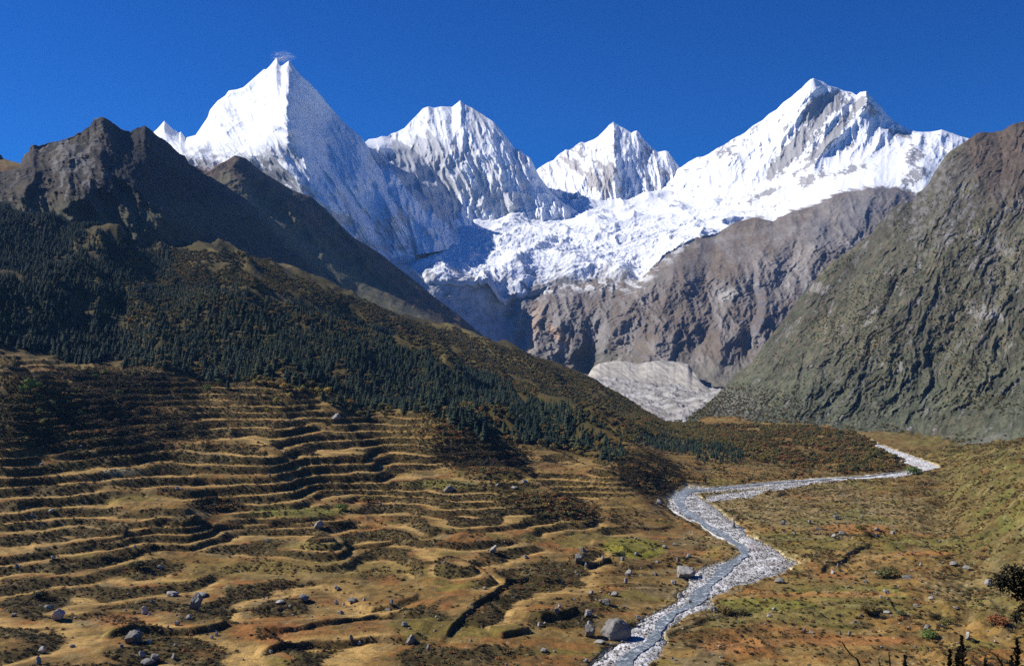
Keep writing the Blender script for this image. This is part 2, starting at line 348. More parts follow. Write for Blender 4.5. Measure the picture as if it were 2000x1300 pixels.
P4_low = [(1300,400,8300),(1380,380,8200),(1480,395,7500),(1560,375,7400),(1640,345,7300),(1720,335,7100),(1800,340,6900),(1940,360,6800)]
P4_bot = [(1300,470,7000),(1360,470,6700),(1400,464,6600),(1433,446,6600),(1475,436,6550),(1510,440,6500),(1545,424,6500),(1587,412,6500),(1636,390,6500),(1706,378,6450),(1790,392,6400),(1940,400,6400)]
px, row, dep, t = loft([P4_bot, P4_low, P4_mid, P4_top], 1302, 1930, 470, 280, w=[.8, .8, 1.3])
sp = [([(1589,153),(1570,200),(1530,260),(1500,310),(1470,345)],260,70,60),([(1673,186),(1640,220),(1600,265),(1575,300),(1590,325)],160,34,28),
      ([(1692,178),(1695,205),(1740,235),(1790,262)],200,22,40),([(1695,205),(1670,240),(1620,280),(1590,320)],170,20,26),
      ([(1636,172),(1610,210),(1580,260)],-80,20,20),([(1804,258),(1785,290),(1775,315)],120,18,24),([(1839,253),(1820,285),(1800,330)],100,20,24),
      ([(1700,225),(1690,270),(1680,310)],60,10,12),([(1500,380),(1560,350),(1620,345),(1700,330)],90,22,18),([(1454,260),(1440,290),(1420,320)],80,18,22),
      ([(1415,283),(1400,310)],70,14,16)]
for i, (p, a, b, c) in enumerate(sp): dep = spur(px, row, dep, p, a, b, c, jit=6, seed=80 + i)
X = (px - 1000) / F * 8600; Z = (HOR - row) / F * 8600
rg = ridged(X - .5 * Z, Z * .5, 330, 6, 91, .5); rg2 = ridged(X + .1 * Z, Z * .3, 95, 4, 92)
up = sst(1.2, 2.2, t)
dep = dep - (rg - .4) * 120 * fade(t, 3) * (.35 + .65 * up) - (rg2 - .4) * 45 * fade(t, 3) * (.3 + .7 * up)
def c_p4(px, row, P, n):
    X, Z = P[..., 0], P[..., 2]; d = X - .75 * Z                       # bands that run down to the left
    q = fbm(d, (X + Z) * .3, 120, 6, 95, .65)
    bias = .62 * blob(px, row, 1612, 205, 48, 18, -20, .6) + .55 * blob(px, row, 1583, 250, 75, 22, -55, .6) + .5 * blob(px, row, 1530, 310, 50, 14, -50, .7) + .5 * blob(px, row, 1650, 235, 70, 9, -48, .6) \
        + .5 * blob(px, row, 1600, 295, 70, 9, -45, .6) + .3 * blob(px, row, 1440, 275, 60, 12, -35) + .5 * blob(px, row, 1500, 375, 32, 6, -25, .7) + .5 * blob(px, row, 1575, 355, 16, 12, -40, .7) + .4 * blob(px, row, 1750, 260, 40, 7, 15) \
        + .5 * blob(px, row, 1790, 345, 34, 14, -20, .6) + .4 * blob(px, row, 1785, 300, 20, 22, -60) + .5 * blob(px, row, 1770, 376, 40, 8, 8) + .35 * blob(px, row, 1640, 335, 60, 8, -12) \
        + .4 * blob(px, row, 1440, 440, 40, 6, -25, .6) + .35 * blob(px, row, 1700, 215, 20, 10, 40)
    q5 = fbm(d, (X + Z) * .45, 38, 6, 97, .7); rock = sst(.30, .38, q * .55 + q5 * .70 + bias * 1.05)
    c = mixc(np.ones(P.shape) * SNOW, (.26, .25, .245), np.clip(rock, 0, 1) * .9)
    edge = np.interp(px, [1300, 1360, 1398, 1433, 1475, 1510, 1545, 1587, 1636, 1706, 1755, 1800, 1930], [470, 463, 452, 432, 424, 434, 412, 402, 378, 366, 368, 384, 400])
    br = sst(-6, 4, row - edge + 9 * fbm(X, Z, 60, 4, 96))
    return mixc(c, (.14, .11, .09), br)
finish('snow_peak', px, row, dep, c_p4, M_snow)

# ---- the glacier basin and icefall between the peaks
G_top = [(790,440,8300),(860,425,8200),(905,420,8100),(960,420,8150),(1000,395,8300),(1050,365,8700),(1080,372,8900),(1110,365,9300),(1150,372,9200),(1200,372,9200),(1260,355,9200),(1330,342,9300),(1400,340,8900),(1500,345,8600),(1580,360,8000)]
G_mid = [(790,470,7100),(860,480,6700),(930,460,7100),(1050,440,7500),(1200,430,7600),(1330,410,7700),(1450,400,7600),(1580,380,7500)]
G_low = [(790,525,6300),(850,518,6050),(930,510,6250),(1050,500,6400),(1200,490,6500),(1330,455,6800),(1420,430,6900),(1580,420,6900)]
G_lip = [(790,560,5900),(822,552,5800),(832,545,5780),(880,543,5780),(950,545,5850),(985,586,5900),(1000,575,5950),(1040,570,6000),(1080,558,6080),(1130,552,6080),(1180,548,6050),(1250,552,6000),(1280,520,6050),(1300,497,6150),(1322,480,6250),(1360,464,6400),(1400,455,6500),(1580,450,6600)]
px, row, dep, t = loft([G_lip, G_low, G_mid, G_top], 792, 1560, 480, 240, w=[.8, 1.2, 1])
P = to_world(px, row, dep); X, Y, Z = P[..., 0], P[..., 1], P[..., 2]
wob = fbm(X, Y, 500, 3, 101) * 120
crev = ridged(X * .55 + wob, (Y + wob) * 1.25, 62, 5, 102, .62)
big = ridged(X + wob, Y * .8, 620, 4, 103, .55)
rough = .14 + .72 * sst(385, 470, row) * (.6 + .4 * sst(-.2, .3, fbm(X, Y, 600, 3, 104)))
vert = ((crev - .35) * 24 + fbm(X, Y, 24, 3, 105, .6) * 10 + (ridged(X * .35 + wob, Y, 210, 3, 109) - .4) * 26) * rough + (big - .4) * 90 * sst(0, .15, t) + 3 * (1 - sst(0, .1, t))
lipd = fbm(X, Y * 0, 70, 4, 107) * 18
P[..., 2] += vert + lipd * (1 - sst(0, .12, t))
nn = normals(P)
c = np.ones(P.shape) * SNOW
q = fbm(X, Y, 130, 6, 106, .65)
dirty = sst(.0, .5, q + .75 * sst(480, 560, row) - .45 + .2 * sst(1000, 1250, px) * sst(470, 540, row)) * (1 - .6 * sst(1230, 1330, px) * (row < 470))
c = mixc(c, (.40, .385, .37), dirty * .75)
c = mixc(c, ICE, sst(.35, .75, 1 - nn[..., 2]) * .4 * sst(.03, .1, t))
rk = sst(.1, .3, fbm(X, Y, 60, 5, 108) + .9 * sst(535, 560, row) * sst(1000, 1080, px) - .45 + .55 * (1 - sst(0, .16, t)) * sst(985, 1010, px))
c = mixc(c, (.22, .205, .19), rk * .85)
skirt = P[:1].copy(); skirt[..., 2] -= 34; skirt[..., 1] -= 2
P = np.concatenate([skirt, P]); c = np.concatenate([c[:1] * 0 + np.where(px[:1, :, None] < 990, .6, .25), c])
Pb, cb = add_back(P, c, 400, 200)
grid_object('glacier', Pb, cb, M_ice)

# ---- the brown and grey rock wall under the glacier
C_top = [(760,500,5900),(800,520,5850),(830,544,5815),(880,540,5815),(945,544,5880),(985,582,5925),(1000,571,5975),(1050,563,6050),(1130,547,6130),(1180,543,6090),(1250,547,6045),(1275,519,6100),(1300,494,6195),(1322,484,6300),(1360,463,6450),(1398,456,6550),(1433,436,6600),(1475,425,6600),(1510,432,6550),(1545,414,6550),(1587,404,6550),(1636,380,6550),(1706,368,6500),(1755,372,6450),(1790,384,6400),(1900,400,6300)]
C_up = [(760,575,5650),(830,585,5660),(880,592,5720),(950,602,5860),(990,615,5960),(1015,620,5850),(1050,600,5850),(1130,580,5850),(1200,580,5800),(1260,560,5750),(1310,530,5800),(1380,520,5850),(1450,500,5900),(1560,470,5900),(1700,430,5850),(1900,440,5700)]
C_md = [(760,650,5400),(830,650,5430),(900,655,5520),(960,662,5700),(1020,668,5850),(1050,650,5700),(1100,640,5600),(1180,630,5450),(1260,620,5350),(1340,600,5350),(1440,590,5350),(1560,560,5400),(1700,520,5300),(1900,520,5200)]
C_bt = [(760,700,4900),(900,700,5000),(1000,715,5250),(1100,722,5500),(1150,722,5550),(1180,715,5200),(1280,705,4850),(1360,715,4750),(1440,715,4700),(1560,700,4700),(1900,700,4500)]
C_un = [(760,760,4400),(1000,760,4350),(1200,760,4300),(1400,755,4200),(1900,760,4000)]
px, row, dep, t = loft([C_un, C_bt, C_md, C_up, C_top], 762, 1898, 620, 290, w=[.2, 1, 1.1, .9])
sp = [([(1322,478),(1340,520),(1330,560),(1300,610),(1290,660),(1250,700)],240,60,60),([(1140,560),(1150,600),(1170,640),(1155,700)],-260,30,36),
      ([(1430,500),(1440,560),(1420,620),(1400,700)],200,45,50),
      ([(1500,440),(1480,500),(1500,580),(1490,640)],180,30,40),([(1390,520),(1385,600),(1360,680)],-150,30,30),([(1470,520),(1475,600),(1455,690)],-160,20,20),
      ([(1250,560),(1220,600),(1190,650),(1180,690)],200,36,36),([(1230,620),(1250,660),(1245,700)],-120,16,20),([(1080,570),(1090,620),(1120,680)],150,24,30),
      ([(1620,400),(1600,460),(1570,540)],220,60,50),([(1700,380),(1680,440),(1640,500)],180,40,36),([(1560,440),(1540,500),(1530,560)],-150,26,26),([(1030,600),(1060,650),(1085,640),(1110,600)],90,12,14),
      ([(1590,420),(1600,470),(1580,520)],60,20,20)]
for i, (p, a, b, c_) in enumerate(sp): dep = spur(px, row, dep, p, a * .5 * (px.min() < 2000), b * 1.1, c_ * 1.1, jit=18, seed=110 + i)
X = (px - 1000) / F * 5500; Z = (HOR - row) / F * 5500
wx = X - .45 * Z + 90 * fbm(X, Z, 260, 4, 130); wz = Z + 70 * fbm(X, Z, 200, 4, 129)
rg = ridged(wx, wz * .55, 380, 7, 131, .6); rg2 = ridged(X + .4 * wz, wz * .7, 110, 5, 132, .6)
am_ = fade(t, 4) * (.35 + .65 * sst(980, 1040, px))
up_ = blob(px, row, 1400, 490, 170, 45, -12, .6)
dep = dep - (rg - .4) * 100 * am_ * (1 - .6 * up_) - (rg2 - .4) * 46 * am_ * (1 - .5 * up_) - fbm(X, Z, 30, 4, 133, .65) * 11 * am_
def c_c(px, row, P, n):
    X, Z = P[..., 0], P[..., 2]; st = 1 - n[..., 2]
    q = fbm(X - .3 * Z, Z * .4, 140, 6, 135, .65); q2 = fbm(X, Z, 300, 5, 136)
    c = mixc(np.ones(P.shape) * ROCK, (.115, .115, .13), sst(-.3, .35, q))
    c = mixc(c, (.30, .29, .28), sst(.25, .5, fbm(X - .3 * Z, Z * .3, 55, 5, 137, .6)) * .6)
    gr = 1 - sst(.30, .52, st + .3 * q2)
    up = np.maximum(blob(px, row, 1430, 480, 150, 50, -12), blob(px, row, 1250, 620, 150, 60, -30) * .7); up = np.maximum(up, blob(px, row, 1400, 650, 90, 50, 0) * .8)
    c = mixc(c, (.165, .130, .098), np.clip(gr * .85 + up * .4, 0, 1) * (.55 + .4 * sst(-.2, .2, q)) )
    c = mixc(c, OLIVE, sst(650, 720, row) * sst(-.1, .3, q2) * .5)
    c = mixc(c, (.40, .28, .20), blob(px, row, 1040, 640, 12, 40, 15, .8) * .8); c = mixc(c, (.42, .28, .19), blob(px, row, 1090, 655, 26, 8, 45, .8) * .8)
    c = mixc(c, (.42, .40, .36), blob(px, row, 1420, 575, 20, 9, -20, .9) * .8)
    c = mixc(c, (.33, .30, .28), blob(px, row, 1010, 600, 60, 22, 60, .8) * .5)
    c = mixc(c, (.28, .27, .26), (blob(px, row, 1420, 466, 70, 5, -12, .9) + blob(px, row, 1550, 450, 60, 6, -22, .9)) * .3)
    grey = blob(px, row, 1650, 430, 110, 40, -30, .6) * sst(-.3, .2, q); c = mixc(c, (.17, .165, .17), np.clip(grey, 0, 1) * .8)
    sn = sst(34, 0, row - np.interp(px, [985, 1000, 1050, 1130, 1250, 1275, 1300, 1340], [590, 575, 562, 552, 552, 524, 498, 470])) * (px < 1345) * sst(.0, .25, fbm(X, Z, 50, 5, 139, .65) + .05)
    c = mixc(c, (.62, .62, .62), sn * .85)
    c = mixc(c, (.19, .175, .14), sst(1320, 1370, px + 20 * q) * sst(690, 725, row + 12 * q) * .8)
    ice = 1 - sst(-25, 25, px - np.interp(row, [530, 560, 600, 640, 690, 740], [1000, 985, 990, 1015, 1010, 960]) + 25 * q)
    ice = ice * (.55 + .45 * sst(-.4, .2, fbm(X, Z, 50, 4, 138)))
    c = mixc(c, (.52, .56, .60), ice * .8)
    return c
finish('rock_wall', px, row, dep, c_c, M_rock, back=(300, 300))

# ---- right mountainside
R_top = [(1340,812,2500),(1380,790,2700),(1400,770,2850),(1419,752,2950),(1436,731,3000),(1468,708,3050),(1496,668,3100),(1510,650,3150),(1524,633,3180),(1545,605,3220),(1566,575,3260),(1594,543,3300),(1615,520,3330),(1636,505,3350),(1671,480,3400),(1702,456,3420),(1716,438,3430),(1734,417,3440),(1745,405,3440),(1758,398,3450),(1783,396,3460),(1790,379,3480),(1802,370,3500),(1814,358,3520),(1825,337,3540),(1839,316,3560),(1848,303,3580),(1856,295,3600),(1874,284,3620),(1895,270,3640),(1905,262,3650),(1916,258,3660),(1935,259,3660),(1958,255,3660),(1970,247,3660),(1979,242,3660),(2000,237,3660),(2050,225,3660),(2120,200,3650),(2250,170,3600)]
R_up = [(1340,815,2400),(1420,775,2650),(1480,730,2750),(1560,660,2800),(1650,590,2850),(1750,530,2850),(1850,440,2900),(1950,390,2950),(2050,370,2950),(2250,330,2900)]
R_md = [(1340,822,2250),(1420,800,2350),(1500,780,2350),(1580,740,2350),(1680,700,2350),(1780,650,2350),(1900,600,2350),(2000,560,2300),(2250,520,2200)]
R_bt = [(1340,832,2050),(1450,828,2050),(1550,825,2050),(1650,818,2020),(1750,810,1980),(1850,800,1920),(2000,770,1800),(2250,740,1600)]
R_un = [(1340,850,1850),(1550,858,1780),(1700,861,1720),(1800,868,1660),(1900,872,1480),(2000,866,1280),(2250,855,1050)]
R_u2 = [(1340,870,1780),(1550,880,1700),(1700,885,1650),(1800,892,1600),(1900,900,1400),(2000,905,1180),(2250,890,980)]
px, row, dep, t = loft([R_u2, R_un, R_bt, R_md, R_up, R_top], 1342, 2240, 560, 400, w=[.1, .7, 1, 1.2, 1.2])
sp = [([(1758,398),(1740,440),(1690,520),(1640,600),(1600,680),(1590,760)],150,50,50),([(1874,284),(1860,350),(1800,450),(1740,540),(1700,640),(1660,740)],200,60,60),
      ([(1955,260),(1960,400),(1945,480),(1955,560)],-130,24,30),([(2000,237),(1990,330),(1975,430),(1970,520)],120,40,50),([(1955,560),(1900,600),(1820,690),(1790,760)],-80,16,20),
      ([(1800,480),(1750,560),(1690,690),(1660,740),(1600,810)],-90,14,18),([(1850,440),(1820,520),(1760,620),(1720,720)],90,26,30),([(1620,510),(1590,580),(1550,650),(1500,740)],110,40,30),
      ([(1650,520),(1625,600),(1590,660),(1560,740)],-90,16,20),([(1700,480),(1665,560),(1630,640)],-70,12,16),([(2000,540),(1950,600),(1900,680),(1860,780)],90,30,30),
      ([(1940,600),(1965,585),(1970,560)],60,10,10),([(1560,740),(1520,780),(1480,790)],60,24,24)]
for i, (p, a, b, c_) in enumerate(sp): dep = spur(px, row, dep, p, a * .32, b, c_, jit=24, seed=140 + i)
X = (px - 1000) / F * 2900; Z = (HOR - row) / F * 2900
wx = X - .55 * Z + 35 * fbm(X, Z, 160, 4, 160)
wx = wx + 50 * fbm(X, Z, 120, 4, 159)
rg = ridged(wx, Z * .3, 150, 7, 161, .62); rg2 = ridged(wx * 1.1, Z * .32, 52, 5, 162, .6); rg3 = fbm(wx, Z * .5, 20, 4, 163, .6)
am = (.3 * sst(.1, .8, t) + .7 * sst(1, 2.2, t)) * fade(t, 5, .03)
rg4 = ridged(X + 20 * rg3, Z * .8, 34, 5, 164, .65)
rg5 = fbm(X, Z, 9, 3, 174, .7)
dep = dep - (rg - .4) * 38 * am - (rg2 - .4) * 18 * am - rg3 * 8 * am - (rg4 - .4) * 12 * am - rg5 * 5 * am
RG = to_world(px, row, dep)
def c_r(px, row, P, n):
    X, Z = (px - 1000) / F * 2900, (HOR - row) / F * 2900; w = X - .5 * Z; st = 1 - n[..., 2]
    q = fbm(w, Z * .3, 70, 6, 165, .65); q2 = fbm(w, Z * .6, 180, 5, 166); q3 = fbm(w, Z * .5, 30, 6, 167, .68)
    c = mixc(np.ones(P.shape) * (.135, .120, .078), (.078, .068, .048), sst(-.3, .3, q))
    c = mixc(c, (.100, .112, .070), sst(640, 800, row + 60 * q2) * .6)
    c = mixc(c, (.11, .09, .05), sst(.1, .4, q2) * .5)
    rk = sst(.16, .34, q3 * .9 + q * .5 + (st - .45) * .35 + .35 * blob(px, row, 1830, 400, 80, 90, 20) + .3 * blob(px, row, 1950, 480, 40, 120, 10) + .15 * sst(650, 350, row) - .02)
    c = mixc(c, (.06, .075, .042), sst(.0, .25, fbm(X, Z, 16, 4, 172, .7)) * sst(300, 500, row) * .75)
    c = mixc(c, (.035, .038, .022), sst(.2, .35, fbm(w, Z * .7, 34, 5, 175, .7)) * .7)
    c = mixc(c, (.165, .155, .148), rk * .85 * sst(-.2, .15, fbm(X, Z, 18, 4, 170, .7)))
    c = mixc(c, (.25, .235, .22), sst(.34, .6, q3 + .3 * blob(px, row, 1880, 480, 50, 60, 0) + .5 * blob(px, row, 1930, 615, 40, 16, 10) + .4 * blob(px, row, 1600, 565, 18, 12, 20)+ .4 * blob(px, row, 1700, 635, 18, 10, 20)) * .7)
    c = mixc(c, (.11, .078, .058), sst(1850, 1900, px + .4 * (row - 270) * -1 + 30 * q2) * (1 - sst(330, 450, row + 30 * q2)) * .8)
    for p_ in ([(1720, 690), (1690, 740), (1640, 790), (1585, 832)], [(1950, 480), (1940, 600), (1830, 720), (1800, 800)], [(1850, 460), (1800, 500), (1780, 540)]):
        d, _, _ = seg_dist(px, row, p_); c = mixc(c, (.17, .165, .155), (1 - sst(1.0, 4, d + 5 * q3)) * .45)
    fan = 1 - sst(2, 16, seg_dist(px, row, [(1830, 893), (1900, 870), (1960, 850)])[0] + 6 * q3); c = mixc(c, (.22, .21, .20), fan * .3)
    apron = blob(px, row, 1430, 790, 60, 28, 15, .6); c = mixc(c, (.15, .145, .12), apron * .8)
    c = mixc(c, (.045, .045, .028), sst(.1, .35, fbm(w * 1.2, Z, 14, 4, 169, .65)) * .55)
    return c
finish('right_mountain', px, row, dep, c_r, M_slope)

# ---- rocky ridge at the upper left, and the small piece of a farther one
L2_top = [(-300,250,3300),(-80,300,3200),(-20,290,3200),(0,300,3200),(10,315,3200),(16,327,3200),(25,334,3150),(36,330,3000),(42,312,3000),(47,300,3000),(57,295,3000),(59,285,3000),(75,284,3000),(95,278,3030),(110,275,3050),(125,272,3050),(140,265,3080),(150,260,3080),(157,257,3100),(165,253,3150),(175,247,3200),(182,233,3220),(189,229,3240),(197,225,3250),(207,230,3260),(215,235,3270),(225,240,3290),(235,252,3320),(243,254,3330),(255,257,3350),(260,252,3360),(265,249,3370),(275,247,3400),(282,245,3400),(292,250,3420),(310,265,3520),(337,285,3660),(350,298,3740),(362,305,3800),(370,320,3850),(390,332,3950),(425,352,4120),(462,375,4300),(500,402,4450),(540,430,4600),(600,475,4750),(700,560,4850)]
L2_mid = [(-300,330,2800),(0,340,2800),(60,320,2780),(130,320,2750),(200,330,2800),(280,360,2950),(350,390,3200),(420,430,3480),(500,470,3700),(600,530,3850),(700,620,3950)]
L2_bot = [(-300,430,2450),(0,400,2450),(100,400,2450),(200,430,2450),(300,460,2550),(400,500,2700),(500,530,2900),(600,600,3100),(700,680,3200)]
L2_un = [(-300,520,2200),(0,480,2250),(200,500,2300),(400,580,2500),(500,620,2600),(700,760,2900)]
px, row, dep, t = loft([L2_un, L2_bot, L2_mid, L2_top], -298, 698, 480, 270, w=[.4, 1, 1])
sp = [([(150,260),(185,300),(205,335),(250,350),(280,390),(330,430)],190,60,45),([(197,225),(200,260),(225,290),(280,320)],130,40,40),([(282,245),(300,290),(350,350)],60,20,40),
      ([(60,290),(70,330),(60,360)],90,22,20),([(110,275),(120,320),(150,370)],90,22,20),([(235,350),(300,400),(380,450)],80,14,20)]
for i, (p, a, b, c_) in enumerate(sp): dep = spur(px, row, dep, p, a, b, c_, jit=12, seed=170 + i)
row = row + sst(2.2, 3, t) * (5 * fbm(px, px * 0, 26, 4, 178, .65) + 1)
X = (px - 1000) / F * 3100; Z = (HOR - row) / F * 3100
rg = ridged(X + .4 * Z, Z * .6, 150, 6, 181, .55); rg2 = ridged(X + .3 * Z, Z * .7, 45, 5, 182, .65) * 2.2 - .9
dep = dep - (rg - .4) * 125 * fade(t, 3, .03) * (1 - .45 * sst(200, 330, px)) - rg2 * 12 * fade(t, 3)
def c_l2(px, row, P, n):
    X, Z = P[..., 0], P[..., 2]; q = fbm(X, Z, 80, 6, 185, .65); q3 = fbm(X + .3 * Z, Z * .6, 28, 5, 186, .6)
    c = mixc(np.ones(P.shape) * (.064, .050, .033), (.020, .017, .014), sst(-.2, .3, q))
    rk = sst(.05, .3, q3 + .45 * blob(px, row, 140, 320, 50, 38, 30) + .2 * blob(px, row, 200, 275, 30, 30) - .18)
    c = mixc(c, (.15, .14, .13), rk * .8 * (1 - .8 * sst(200, 260, px)))
    c = mixc(c, (.015, .013, .012), sst(180, 250, px) * .8)  # shadow of the right flank deepened in its colour
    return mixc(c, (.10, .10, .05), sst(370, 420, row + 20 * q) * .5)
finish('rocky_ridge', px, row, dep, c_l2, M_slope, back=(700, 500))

# ---- brown slope behind it that falls to the glacier
L3_top = [(340,345,4800),(375,322,4800),(400,335,4800),(410,334,4800),(425,322,4820),(442,314,4850),(459,303,4880),(470,306,4890),(480,309,4900),(495,322,4920),(510,334,4950),(540,352,5000),(570,371,5050),(590,378,5080),(606,383,5100),(622,397,5120),(639,410,5130),(660,434,5150),(690,463,5180),(715,478,5200),(740,493,5220),(770,517,5240),(806,544,5260),(845,577,5260),(890,610,5230),(932,646,5180),(960,668,5120),(1010,705,5000),(1060,745,4850)]
L3_mid = [(340,400,4450),(450,380,4450),(520,410,4550),(600,460,4650),(700,530,4750),(800,590,4750),(900,650,4600),(1060,760,4300)]
L3_bot = [(340,480,3800),(450,470,3850),(520,490,3800),(600,540,3800),(700,590,3850),(800,630,3850),(900,670,3800),(1060,780,3600)]
L3_un = [(340,560,3250),(500,600,3150),(650,650,3050),(800,690,3050),(900,720,3050),(1060,830,2900)]
px, row, dep, t = loft([L3_un, L3_bot, L3_mid, L3_top], 342, 1058, 430, 250, w=[.4, 1, 1])
sp = [([(442,314),(470,350),(560,430),(640,500),(700,560)],-100,40,30),([(459,303),(520,360),(620,440),(720,520),(800,580)],120,30,30),([(500,420),(560,470),(620,520)],90,24,40),
      ([(606,383),(680,460),(760,530),(860,610)],90,16,30),([(560,440),(600,480),(640,540)],-60,20,20)]
for i, (p, a, b, c_) in enumerate(sp): dep = spur(px, row, dep, p, a, b, c_, jit=7, seed=190 + i)
X = (px - 1000) / F * 4200; Z = (HOR - row) / F * 4200
rg = ridged(X - .2 * Z, X * .3 + Z * .9, 260, 6, 195, .5)
dep = dep - (rg - .4) * 110 * fade(t, 3) - fbm(X, Z, 60, 4, 196) * 20 * fade(t, 3)
def c_l3(px, row, P, n):
    X, Z = P[..., 0], P[..., 2]; q = fbm(X, Z, 120, 6, 198, .65); dn = row - np.interp(px, [375, 460, 606, 740, 932], [320, 303, 383, 493, 646])
    c = mixc(np.ones(P.shape) * (.110, .070, .042), (.048, .034, .024), sst(-.25, .3, q))
    c = mixc(c, (.12, .115, .055), sst(25, 90, dn + 40 * q) * .85)
    c = mixc(c, (.20, .17, .10), sst(.15, .4, q) * .4)
    return c
finish('brown_slope', px, row, dep, c_l3, M_slope, back=(350, 500))

# ------------------------------------------------------------------ the near ground: hillside, terraces, valley floor, right-hand slope
def plane_row(y): return HOR + F * (155.0 / y - .01)
def plane_y(row): return 155.0 / ((row - HOR) / F + .01)
def plane_z(y): return -155.0 + .01 * y
YL = [380, 450, 520, 600, 680, 760, 850, 950, 1070, 1200, 1350, 1500, 1700, 1900, 2150, 2400, 2700, 3000]
TAB = {
 -300: [1400,1262,1178,1105,1010, 925, 835, 755, 700, 655, 615, 575, 520, 470, 410, 360, 315, 290],
    0: [1410,1274,1196,1128,1040, 955, 868, 795, 742, 700, 650, 600, 545, 490, 435, 388, 345, 322],
  150: [1420,1282,1203,1135,1055, 975, 893, 822, 768, 718, 672, 622, 568, 515, 470, 428, 386, 356],
  300: [1428,1290,1210,1142,1072,1000, 923, 855, 798, 745, 700, 655, 600, 555, 522, 500, 478, 445],
  430: [1434,1296,1216,1150,1082,1015, 942, 877, 820, 768, 720, 680, 622, 575, 540, 515, 494, 500],
  520: [1438,1302,1220,1155,1088,1024, 955, 890, 838, 790, 743, 702, 650, 602, 565, 530, 498, 520],
  640: [1442,1308,1224,1160,1095,1033, 968, 905, 857, 815, 775, 738, 692, 650, 618, 594, 572, 568],
  760: [1450,1312,1228,1164,1100,1042, 982, 925, 878, 838, 803, 772, 733, 702, 671, 644, 622, 602],
  900: [1458,1328,1228,1150,1090,1035, 980, 930, 890, 857, 828, 805, 777, 755, 730, 705, 672, 648],
 1030: [1464,1334,1236,1158,1098,1045, 992, 945, 905, 875, 850, 830, 805, 783, 760, 738, 712, 692],
 1150: [1480,1338,1240,1164,1106,1055,1004, 958, 920, 892, 868, 848, 825, 805, 785, 768, 752, 742],
 1240: [1486,1340,1250,1170,1112,1063,1014, 968, 918, 888, 868, 852, 832, 818, 806, 798, 792, 787],
 1310: [None]*8 + [949, 912, 888, 872, 854, 840, 830, 823, 818, 814],
 1400: [None]*10 + [889, 872, 853, 840, None, None, None, None],
 1500: [None]*18, 1700: [None]*18,
 1800: [None]*13 + [832, 815, 802, 792, 784],
 1850: [None]*9 + [922, 893, 872, 852, 840, 830, 822, 816, 812],
 1900: [None]*5 + [1058,1000, 952, 915, 890, 878, 870, 866, 860, 856, 850, 846, 842],
 2000: [1485,1350,1240,1150,1070,1000, 945, 905, 880, 862, 858, 856, 852, 850, 848, 846, 844, 842],
 2120: [1440,1300,1180,1080,1000, 940, 900, 870, 850, 840, 838, 836, 834, 832, 830, 828, 826, 824],
 2300: [1380,1220,1090, 980, 910, 860, 830, 810, 800, 795, 792, 790, 788, 786, 784, 782, 780, 778]}
CX = sorted(TAB); HT = np.zeros((len(YL), len(CX)))
for j, cx_ in enumerate(CX):
    for i, y in enumerate(YL):
        r = TAB[cx_][i]
        HT[i, j] = 0 if r is None else (HOR - r) / F * y - plane_z(y)
def base_h(px, y):
    """height over the plane of the valley floor, by bilinear-in-column, monotone-in-depth interpolation on the landform table"""
    ly = np.log(np.clip(y, YL[0], YL[-1])); j = np.clip(np.searchsorted(CX, px, side='right') - 1, 0, len(CX) - 2)
    cxa = np.array(CX, float); tx = np.clip((px - cxa[j]) / (cxa[j + 1] - cxa[j]), 0, 1)
    lk = np.log(np.array(YL, float)); n = len(lk); i = np.clip(np.searchsorted(lk, ly, side='right') - 1, 0, n - 2)
    ty = (ly - lk[i]) / (lk[i + 1] - lk[i])
    cm = np.zeros_like(HT); cm[1:-1] = (HT[2:] - HT[:-2]) / (lk[2:] - lk[:-2])[:, None]; cm[0] = (HT[1] - HT[0]) / (lk[1] - lk[0]); cm[-1] = (HT[-1] - HT[-2]) / (lk[-1] - lk[-2])
    def col(jj):
        h = lk[i + 1] - lk[i]; a, b, ma, mb = HT[i, jj], HT[i + 1, jj], cm[i, jj], cm[i + 1, jj]
        return (2*ty**3 - 3*ty**2 + 1)*a + (ty**3 - 2*ty**2 + ty)*h*ma + (-2*ty**3 + 3*ty**2)*b + (ty**3 - ty**2)*h*mb
    def m(jj):  # slope across columns
        a = np.clip(jj - 1, 0, len(CX) - 1); b = np.clip(jj + 1, 0, len(CX) - 1)
        return (col(b) - col(a)) / (cxa[b] - cxa[a])
    c0, c1 = col(j), col(j + 1); h = cxa[j + 1] - cxa[j]
    z = (2*tx**3 - 3*tx**2 + 1)*c0 + (tx**3 - 2*tx**2 + tx)*h*m(j) + (-2*tx**3 + 3*tx**2)*c1 + (tx**3 - tx**2)*h*m(j + 1)
    return z
# river banks, in rows of the photograph laid on the valley floor: row, left edge, right edge of the gravel
RIV = [(1340,1100,1240),(1300,1145,1262),(1285,1165,1285),(1270,1183,1297),(1250,1213,1300),(1235,1222,1300),(1220,1236,1318),(1205,1258,1345),(1190,1290,1380),(1175,1318,1390),(1160,1330,1402),(1145,1342,1440),(1130,1345,1490),(1120,1352,1520),(1110,1362,1550),(1100,1395,1572),(1092,1425,1545),(1082,1442,1528),(1070,1440,1512),(1058,1420,1492),(1045,1395,1462),(1030,1372,1452),(1015,1345,1428),(1000,1318,1412),(988,1302,1396),(976,1298,1376),(966,1312,1362),(958,1325,1368),(950,1338,1372)]
FAR = [(1330,955,968),(1345,953,965),(1400,950,960),(1450,945,956),(1500,940,951),(1550,936,946),(1600,932,942),(1650,930,938),(1700,926,934),(1750,921,931),(1780,916,926),(1800,913,922),(1831,910,914)]
FAR2 = [(1380,968,980),(1420,962,976),(1460,957,971),(1500,951,964),(1540,946,956),(1580,939,948)]
